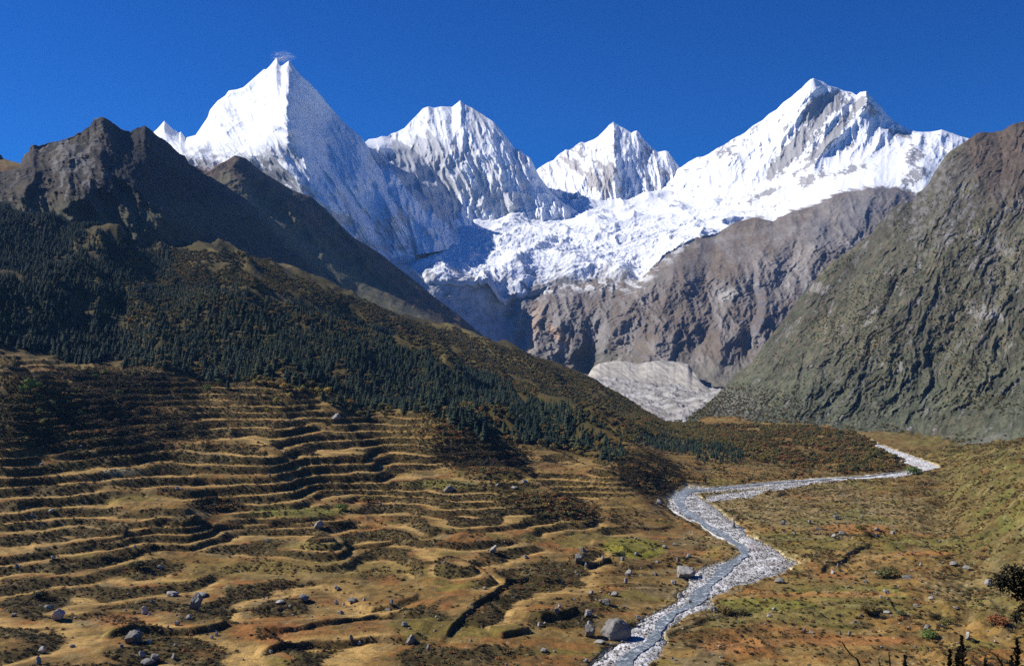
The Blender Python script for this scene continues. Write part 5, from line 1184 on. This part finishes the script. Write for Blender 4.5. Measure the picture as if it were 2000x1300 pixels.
TT = [('pine',177,708,18,'small conifer on the upper left terraces, standing clear of the forest edge'),('pine',146,692,16,'lone conifer just below the forest at far left'),
 ('pine',868,853,20,'dark conifer alone in the shaded hollow left of centre'),('pine',933,849,15,'bluish conifer high in the shaded hollow, right of another'),
 ('pine',952,906,15,'lone blue-green conifer low in the shaded hollow above the terraces'),('pine',720,822,28,'tall dark conifer beside an orange tree at the top of the terraces'),
 ('pine',984,844,28,'tall conifer at the left end of the row above the right-hand terraces'),('pine',1017,850,26,'broad conifer second from the left above the right-hand terraces'),
 ('pine',1095,874,24,'big spreading conifer at the right end of the row above the terraces'),('pine',1188,902,12,'small conifer at the brink over the shaded river spur'),
 ('pine',445,760,22,'dark conifer rising from bushes on the upper terraces'),('pine',1378,942,14,'single dark conifer on the meadow just across the first river bend'),
 ('pine',1414,920,11,'small dark conifer on the meadow, uphill from the single one by the bend'),('pine',1470,931,7,'tiny green conifer on the orange meadow by the far river reach'),
 ('greenbush',1785,926,22,'broad dark green juniper beside the far gravel bed'),
 ('gold',555,765,20,'golden birch, tallest of the yellow trees above the terraces'),('gold',567,776,11,'small yellow tree tucked between the two tallest golden ones'),('gold',606,768,12,'yellow-green tree third from the right along the forest foot'),('gold',499,752,13,'olive-yellow tree at the left end of the golden birches'),
 ('gold',520,768,11,'yellow bush-like tree left of the tallest golden birch'),('green',430,752,14,'green tree beside the dark conifer rising from bushes'),('gold',575,800,9,'lowest small yellow tree under the golden birches'),('green',232,772,12,'small green tree on a ledge of the upper left terraces'),('gold',540,789,16,'golden tree a little below the tallest golden birch'),
 ('gold',593,765,15,'yellow-green tree right of the tallest golden birch'),('gold',261,734,10,'tiny bright yellow tree on the upper left terraces'),
 ('gold',640,772,18,'yellow tree at the foot of the forest edge, rightmost of its row'),('gold',621,769,15,'yellow tree second from the right along the forest foot'),
 ('rust',711,820,13,'small orange tree touching the tall dark conifer'),('gold',698,810,13,'yellow bushy tree left of the small orange tree'),
 ('gold',852,841,13,'single yellow-green tree in the shaded hollow'),('green',205,734,15,'round green tree on the upper left terraces'),
 ('green',186,744,15,'bright green tree slightly below the round green tree, upper left'),('green',60,768,30,'largest green tree in the dark shaded hollow at far left'),
 ('green',78,762,20,'green tree right behind the largest one in the dark hollow'),('green',45,772,20,'green tree left of the largest one in the dark hollow'),
 ('gold',81,830,14,'yellowish tree in the shade beneath the far left tree group'),('green',77,810,13,'green tree between two terraces in the far left shade'),
 ('green',120,810,12,'olive tree in the shade, middle of the far left trees'),('green',156,814,12,'pale green tree at the right side of the far left shade'),
 ('gold',103,790,14,'gold-tinged tree in the far left shade under the largest green tree'),('green',132,792,12,'green tree beside the gold-tinged one in the far left shade'),
 ('green',405,770,20,'wide green tree among the bushes on the upper terraces'),('gold',522,805,9,'small yellow tree on a terrace under the golden birches'),
 ('greenbush',667,996,19,'round green bush standing on an open field in the middle terraces'),('olivebush',720,981,20,'grey-olive bush on the terrace right of the round green bush'),
 ('darkbush',103,1172,13,'round dark bush casting a long thin shadow, lower left'),('darkbush',80,1168,24,'large black-green bush in a hollow left of the round dark bush'),
 ('darkbush',271,1110,22,'dark bush at the end of the terrace bank, lower left'),('greenbush',1815,1246,26,'bright green round bush at the lower right'),
 ('rustbush',1948,1218,28,'reddish bush left of the hanging dark twig, lower right'),('rustbush',1694,1196,24,'long rust-coloured bush mound on the right fields'),
 ('rustbush',1762,1203,15,'smaller rust bush right of the long rust-coloured mound'),('rustbush',1790,1206,12,'small brown bush at the right end of the rust bushes'),
 ('olivebush',1732,1128,32,'large round olive-brown bush on the green bank, right'),('olivebush',1680,1033,14,'olive bush in the upper orange field, right'),
 ('darkbush',1697,1047,13,'dark bush between the grey blocks by the upper right field'),('darkbush',1828,1208,16,'dark grey-green bush uphill of the bright green bush'),
 ('olivebush',1852,1218,20,'brown-green bush right of the dark grey-green one'),('rustbush',1418,1196,20,'rust-red bush at the left end of the right bank hedge'),
 ('rustbush',1448,1200,18,'brown bush beside the rust-red one on the right bank'),('rustbush',1232,1222,18,'rust bush between the stream and the huge round boulder')]
for k, (kd, a, b_, hh, lab) in enumerate(TT):
    tree_thing(kd, a, b_, hh, lab, 500 + k, 'bush' if kd.endswith('bush') else 'tree', w=1.55 if kd.endswith('bush') else 1.05)

# shrubs: on the terrace banks, in the gullies, over the slope on the right
SH = [one_mesh('shrub_shape', leafy_parts(s, 5, .8, 90, .12, .05), M_shrub, M_bark) for s in (61, 62, 63)] 
SO = [one_mesh('shrub_shape', leafy_parts(s, 5, .8, 90, .12, .05), M_rust, M_bark) for s in (64, 65)]
px, y, X, Zg, row, vis, r = scatter(420000, -150, 2150, 395, 1500, 421)
_, g = ground(X, y, px, fine=False)
rm_ = river_mask(px, HOR - plane_z(y) / y * F, 0, 6)
f2_ = fbm(X, y, 30, 4, 422)
# banks just under and along the risers, gullies, rough ground
p_r = np.clip(g['isr'] * .95 + g['isf'] * .8, 0, 1) * (y < 1250)
p_g = np.maximum(sst(.2, .45, f2_) * .35 * (1 - g['k'] * .8), g['lump'] * sst(-.1, .3, f2_ + .15) * .6) * (1 - g['right'])
p_s = np.maximum(g['right'] * sst(-.15, .25, f2_) * .8, .12 * (px > 1350))
p_b = sst(14, 0, np.abs(1 - river_mask(px, HOR - plane_z(y) / y * F, 0, 14)) * 20) * .5
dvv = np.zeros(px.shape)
for a_, b_, c_, d_, e_ in SHADE_VEG: dvv = np.maximum(dvv, blob(px, row, a_, b_, c_, d_, e_, .6))
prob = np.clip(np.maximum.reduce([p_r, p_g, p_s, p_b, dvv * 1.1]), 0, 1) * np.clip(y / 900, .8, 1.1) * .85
km = (r.rand(len(px)) < prob) & (rm_ < .5) & (vis < 6) & (row < 1345) & ~inpoly(px, row, PINE); idx = np.where(km)[0]
H = (.6 + 1.5 * r.rand(len(px)) ** 2.5) * np.where(p_r > .3, .85, 1.0) * (1 + 1.3 * dvv); Wd = H * (1.3 + .8 * r.rand(len(px)))
rust = (fbm(X, y, 70, 3, 424) > .1) | (px > 1400) & (r.rand(len(px)) < .6)
app = H[idx] / y[idx] * (vis[idx] < 2); order = idx[np.argsort(-app)]; take = order[:260]; rest = order[260:]
i1 = []
for lo, hi, wh in ((-999, 300, 'on the field banks in the lower left corner'), (300, 600, 'on the field banks left of bottom centre'), (600, 900, 'on the field banks at bottom centre'), (900, 1250, 'in the rough ground just left of the stream'), (1250, 1600, 'on the meadow just right of the stream'), (1600, 3000, 'on the fields at the lower right')):
    i1 += individuals('shrub', SH, px, y, X, Zg, H, Wd, [i for i in take if not rust[i] and lo <= px[i] < hi], 'low dark shrub ' + wh, 'shrub', 'low dark shrubs ' + wh, r)
i2 = []
for lo, hi, wh in ((-999, 300, 'on the field banks in the lower left corner'), (300, 600, 'on the field banks left of bottom centre'), (600, 900, 'on the field banks at bottom centre'), (900, 1250, 'in the rough ground just left of the stream'), (1250, 1600, 'on the meadow just right of the stream'), (1600, 3000, 'on the fields at the lower right')):
    i2 += individuals('shrub', SO, px, y, X, Zg, H, Wd, [i for i in take if rust[i] and lo <= px[i] < hi], 'low rust-brown shrub ' + wh, 'shrub', 'low rust-brown shrubs ' + wh, r)
ra = np.array([i for i in rest if not rust[i]]); rb = np.array([i for i in rest if rust[i]])
cloud_of('shrubs', [next((o for o in i1 if o.data == m_), i1[0]) for m_ in SH], X[ra], y[ra], Zg[ra], np.stack([Wd[ra], Wd[ra], H[ra]], -1), 425)
cloud_of('shrubs', [next((o for o in i2 if o.data == m_), i2[0]) for m_ in SO], X[rb], y[rb], Zg[rb], np.stack([Wd[rb], Wd[rb], H[rb]], -1), 426)

# scrub over the right mountainside
rr = np.random.RandomState(451); nv_, nu_ = RG.shape[:2]; n_ = 30000; a_ = rr.randint(12, nv_ - 8, n_); b2_ = rr.randint(2, nu_ - 2, n_); q_ = RG[a_, b2_] + (RG[a_ + 1, b2_] - RG[a_, b2_]) * rr.rand(n_)[:, None] + (RG[a_, b2_ + 1] - RG[a_, b2_]) * rr.rand(n_)[:, None]
gk = 1.5 * fbm(q_[:, 0] - .9 * q_[:, 2], q_[:, 2] * .5, 80, 4, 452) + .45 * fbm(q_[:, 0], q_[:, 2], 24, 3, 453); rw_ = HOR - q_[:, 2] / q_[:, 1] * F
k_ = rr.rand(n_) < sst(-.25, .35, gk + .15 * sst(500, 800, rw_)) * sst(330, 520, rw_) * .6; q_ = q_[k_]; Hs = 1.6 + 3.0 * rr.rand(len(q_)) ** 1.5
cloud_of('mountain_scrub', [next((o for o in i1 if o.data == m_), i1[0]) for m_ in SH[:1]] + list(pa), q_[:, 0], q_[:, 1], q_[:, 2] - .3, np.stack([Hs * 1.6, Hs * 1.6, Hs], -1), 454)
# small stones: some as things, rubble and river cobbles as stuff
SM = [stone_mesh('stone_shape', 70 + k, 1, 6, rough=.16, mat=M_pale if k % 2 else M_stone) for k in range(4)]
CM = [stone_mesh('cobble_shape', 80 + k, 1, 4, mat=M_pale) for k in range(2)]
CL = [(560,1190,260,40),(330,1200,120,50),(1150,1120,160,90),(1650,1000,260,50),(1750,1150,220,110),(800,1210,150,50),(1000,960,160,40),(1320,1080,80,50),(620,1030,80,20),(1100,1230,90,50)]
px, y, X, Zg, row, vis, r = scatter(130000, -100, 2100, 395, 1350, 431)
w_ = np.zeros(len(px))
for a, b_, c_, d_ in CL: w_ = np.maximum(w_, blob(px, row, a, b_, c_, d_, 0, .8))
km = (r.rand(len(px)) < (.06 + .5 * w_ * sst(-.1, .3, fbm(X, y, 40, 3, 432))) * .6 * np.clip(y / 900, .3, 1)) & (river_mask(px, HOR - plane_z(y) / y * F, 0, 0) < .5) & (vis < 4) & ~inpoly(px, row, PINE) & (row < 1320)
idx = np.where(km)[0]; H = (.35 + 1.1 * r.rand(len(px)) ** 3) ; Wd = H * (1.2 + .6 * r.rand(len(px)))
order = idx[np.argsort(-(H[idx] / y[idx]))]; take = order[:170]; rest = order[170:]; print('stones', len(order))
def slab(p):
    for hi, wh in ((300, 'in the fields at the lower left'), (600, 'in the stony fields left of bottom centre'), (900, 'in the stony rise at bottom centre'), (1350, 'in the bushy ground left of the stream'), (1650, 'on the meadow right of the stream'), (9999, 'on the fields and slope at the right')):
        if p < hi: return wh
for i in take:
    right_ = px[i] > 1350
    o = bpy.data.objects.new('stone', SM[int(r.randint(4))]); o.location = (X[i], y[i], Zg[i] + .25 * H[i]); o.scale = (Wd[i], Wd[i], H[i] * 1.1); o.rotation_euler = (r.uniform(-.3, .3), r.uniform(-.3, .3), r.uniform(0, 6.28))
    link(o, 'small pale stone lying ' + slab(px[i]), 'stone', 'small stones ' + slab(px[i]))
    if i == take[0]: st0 = o
so = [o for o in S.collection.objects if o.name.startswith('stone')]; sp_ = [next((o for o in so if o.data == m_), so[0]) for m_ in SM]
cloud_of('rubble', sp_, X[rest], y[rest], Zg[rest] + .1, np.stack([Wd[rest], Wd[rest], H[rest]], -1), 433, .8)
px, y, X, Zg, row, vis, r = scatter(160000, 1100, 1640, 400, 1150, 441)
rwp = HOR - plane_z(y) / y * F
km = (river_mask(px, rwp, 0, -2) > .5) & (r.rand(len(px)) < .55)
wl_ = np.array(WAT[::-1], float); inw = (px > np.interp(rwp, wl_[:, 0], wl_[:, 1]) - 1) & (px < np.interp(rwp, wl_[:, 0], wl_[:, 2]) + 1) & (rwp > 955)
km &= ~inw | (r.rand(len(px)) < .10)
idx = np.where(km)[0]; H = .35 + 1.1 * r.rand(len(px)) ** 4; print('cobbles', len(idx))
cloud_of('river_cobbles', sp_, X[idx], y[idx], plane_z(y[idx]) + .25, np.stack([H[idx] * 1.4, H[idx] * 1.4, H[idx]], -1), 442, .8)

# ------------------------------------------------------------------ dark plants close to the camera at the lower right
def near_pos(px, row, y): return Vector(((px - 1000) / F * y, y, (HOR - row) / F * y))
def ground_z(x, y): return float(np.interp(y, [2, 10, 40], [-2, -4.4, -20]))
def spike_plant(px, row_top, y, label, seed, wid=.12, length=None):
    """upright stem clothed in short dense leafy tufts, tapering to a point"""
    r = random.Random(seed); tip = near_pos(px, row_top, y); gzv = ground_z(tip.x, y) - .1; L = tip.z - gzv
    root = bpy.data.objects.new('weed_plant', None); root.location = (tip.x, y, gzv); root.empty_display_size = .1; link(root, label, 'plant', None)
    V = []; Fc = []; bend = r.uniform(-.05, .05)
    tube(V, Fc, [(bend * (k / 6) ** 2 * L * .3, 0, L * k / 6) for k in range(7)], [.016 * (1 - k / 7) + .003 for k in range(7)], 6)
    o = bpy.data.objects.new('stem', mesh_from('stem', V, Fc, [M_stalk])); S.collection.objects.link(o); o.parent = root
    V = []; Fc = []; n = int(260 * (L / 1.6))
    for k in range(n):
        t = (k + r.random()) / n; z = L * (.25 + .77 * t); top = (L - z) ; R = min(wid, .02 + .26 * max(top, 0)) * r.uniform(.5, 1.15); a = r.uniform(0, 6.283); up = r.uniform(.2, .9)
        c, s = math.cos(a), math.sin(a); bx = bend * (z / L) ** 2 * L * .3; w = .018 * r.uniform(.6, 1.3); i = len(V)
        V += [(bx, 0, z - .02), (bx + c * R * .5 - s * w, s * R * .5 + c * w, z + R * .35 * up), (bx + c * R, s * R, z + R * .8 * up), (bx + c * R * .5 + s * w, s * R * .5 - c * w, z + R * .35 * up)]
        Fc += [(i, i + 1, i + 2), (i, i + 2, i + 3)]
    o = bpy.data.objects.new('foliage', mesh_from('foliage', V, Fc, [M_dark])); S.collection.objects.link(o); o.parent = root
SPK = [(1882,1246,9.0,.15,'tallest dark leafy spike in the right foreground'),(1853,1272,9.1,.11,'short dark leafy spike left of the tallest one in the right foreground'),(1868,1270,9.2,.10,'middle dark spike squeezed between the short and the tallest one'),
       (1991,1252,8.6,.12,'dark leafy spike with a reddish tip at the right edge'),(1765,1284,9.4,.06,'tiny dark tip of a plant at the lower edge, leftmost of the foreground plants'),(1922,1290,8.8,.10,'low dark leafy tip just right of the tallest spike'),(1975,1284,8.7,.10,'low dark leafy tip close to the right edge spike')]
for k, (a, b_, yy, w, lab) in enumerate(SPK): spike_plant(a, b_, yy, lab, 700 + k, w)
def stalk(pts, y, label, seed, rad=.012):
    P3 = [near_pos(a, b_, y + .1 * k) for k, (a, b_) in enumerate(pts)]; g0 = Vector((P3[-1].x, y, ground_z(0, y) - .1)); P3.append(g0)
    V = []; Fc = []; Q = P3[::-1]; tube(V, Fc, [tuple(p - g0) for p in Q], [rad * (1 - .7 * k / len(Q)) for k in range(len(Q))], 5)
    r = random.Random(seed)
    for k in range(len(Q) - 1):
        for _ in range(2):
            p = (Q[k].lerp(Q[k + 1], r.random())) - g0; q = p + Vector((r.uniform(-.05, .05), 0, r.uniform(.02, .07))); tube(V, Fc, [tuple(p), tuple(q)], [.004, .001], 3)
    o = bpy.data.objects.new('dry_stalk', mesh_from('dry_stalk', V, Fc, [M_stalk])); o.location = g0; link(o, label, 'plant')
stalk([(1644,1252),(1652,1265),(1662,1278),(1674,1286),(1684,1312)], 9.5, 'bent bare stalk at the lower edge, right of centre', 1, .016)
stalk([(1736,1275),(1738,1290),(1739,1310)], 9.3, 'short upright bare stalk left of the dark leafy spikes', 2, .010)
stalk([(1716,1286),(1718,1296),(1720,1312)], 9.3, 'very short bare twig beside the short upright stalk', 4, .009)
stalk([(1926,1271),(1938,1275),(1948,1282),(1956,1294),(1960,1312)], 9.0, 'arching bare stalk bending left in the lower right corner', 3, .014)
def leaf_cluster(V, Fc, c0, rx, rz, n, r, size=.045):
    for k in range(n):
        a = r.uniform(0, 6.283); d = r.random() ** .5; p = c0 + Vector((math.cos(a) * d * rx, r.uniform(-.5, .5) * rx, math.sin(a) * d * rz))
        e = Vector((r.uniform(-1, 1), r.uniform(-1, 1), r.uniform(-1, .7))).normalized(); f = e.orthogonal().normalized(); s = size * r.uniform(.6, 1.3); i = len(V)
        V += [tuple(p), tuple(p + e * s * .5 + f * s * .22), tuple(p + e * s), tuple(p + e * s * .5 - f * s * .22)]; Fc += [(i, i + 1, i + 2), (i, i + 2, i + 3)]
def near_shrub():
    y = 12.0; r = random.Random(9); base = Vector(((2075 - 1000) / F * y, y, ground_z(0, y) - .2))
    root = bpy.data.objects.new('leafy_shrub', None); root.location = base; root.empty_display_size = .2; link(root, 'dark leafy shrub branch reaching in from the right edge', 'shrub')
    V = []; Fc = []
    def br(pts, rad): tube(V, Fc, [tuple(near_pos(a, b_, y) - base) if not isinstance(a, Vector) else tuple(a) for a, b_ in pts], rad, 5)
    tube(V, Fc, [(0, 0, 0)] + [tuple(near_pos(a, b_, y) - base) for a, b_ in ((2072,1330),(2055,1230),(2050,1150))], [.05, .04, .03, .015], 7)
    br([(2052,1180),(2020,1150),(1985,1140),(1950,1130)], [.022, .016, .010, .004]); br([(2060,1240),(2025,1215),(1995,1200),(1975,1195)], [.018, .012, .008, .003]); br([(2050,1160),(2010,1125),(1975,1112)], [.014, .009, .003])
    br([(2052,1190),(2020,1170),(1990,1165)], [.014, .009, .003])
    o = bpy.data.objects.new('branches', mesh_from('branches', V, Fc, [M_stalk])); S.collection.objects.link(o); o.parent = root
    V = []; Fc = []
    for (a, b_, rx, rz, n) in ((1958,1135,20,18,260),(1985,1130,24,26,420),(2015,1135,26,30,420),(1975,1112,16,8,80),(1992,1160,16,10,160),(2000,1190,14,12,120),(1985,1203,10,8,60),(2030,1190,20,20,260),(2055,1150,25,45,400),(2045,1230,25,30,260),(2080,1200,30,60,400)):
        leaf_cluster(V, Fc, near_pos(a, b_, y) - base, rx * y / F, rz * y / F, n, r, .055)
    o = bpy.data.objects.new('foliage', mesh_from('foliage', V, Fc, [M_dark])); S.collection.objects.link(o); o.parent = root
near_shrub()

# wisp of cloud beyond the left summit, above the haze
def wisp():
    y = 9900.0; c0 = near_pos(552, 112, y); bm = bmesh.new(); bmesh.ops.create_icosphere(bm, subdivisions=2, radius=1)
    me = bpy.data.meshes.new('cloud'); bm.to_mesh(me); bm.free(); o = bpy.data.objects.new('cloud', me); o.location = c0; o.scale = (150, 80, 70)
    m = bpy.data.materials.new('cloud_vapour'); m.use_nodes = True; nt = m.node_tree; nt.nodes.clear(); out = nt.nodes.new('ShaderNodeOutputMaterial'); v = nt.nodes.new('ShaderNodeVolumePrincipled'); v.inputs['Color'].default_value = (1, 1, 1, 1); v.inputs['Emission Strength'].default_value = 0; nt.links.new(v.outputs[0], out.inputs['Volume'])
    tc = N(nt, 'ShaderNodeTexCoord'); mp = N(nt, 'ShaderNodeMapping'); mp.inputs['Scale'].default_value = (1.1, 1.1, 2.4); nt.links.new(tc.outputs['Object'], mp.inputs[0])
    n1 = noise_n(nt, mp.outputs[0], 1.9, 6, .75); ln = N(nt, 'ShaderNodeVectorMath', operation='LENGTH'); nt.links.new(tc.outputs['Object'], ln.inputs[0])
    fall = ramp_n(nt, ln.outputs['Value'], .1, .95, 1, 0); d = math_n(nt, 'MULTIPLY', math_n(nt, 'MULTIPLY', ramp_n(nt, n1, .54, .70), fall), .14); nt.links.new(d, v.inputs['Density'])
    me.materials.append(m); link(o, kind='stuff')
wisp()
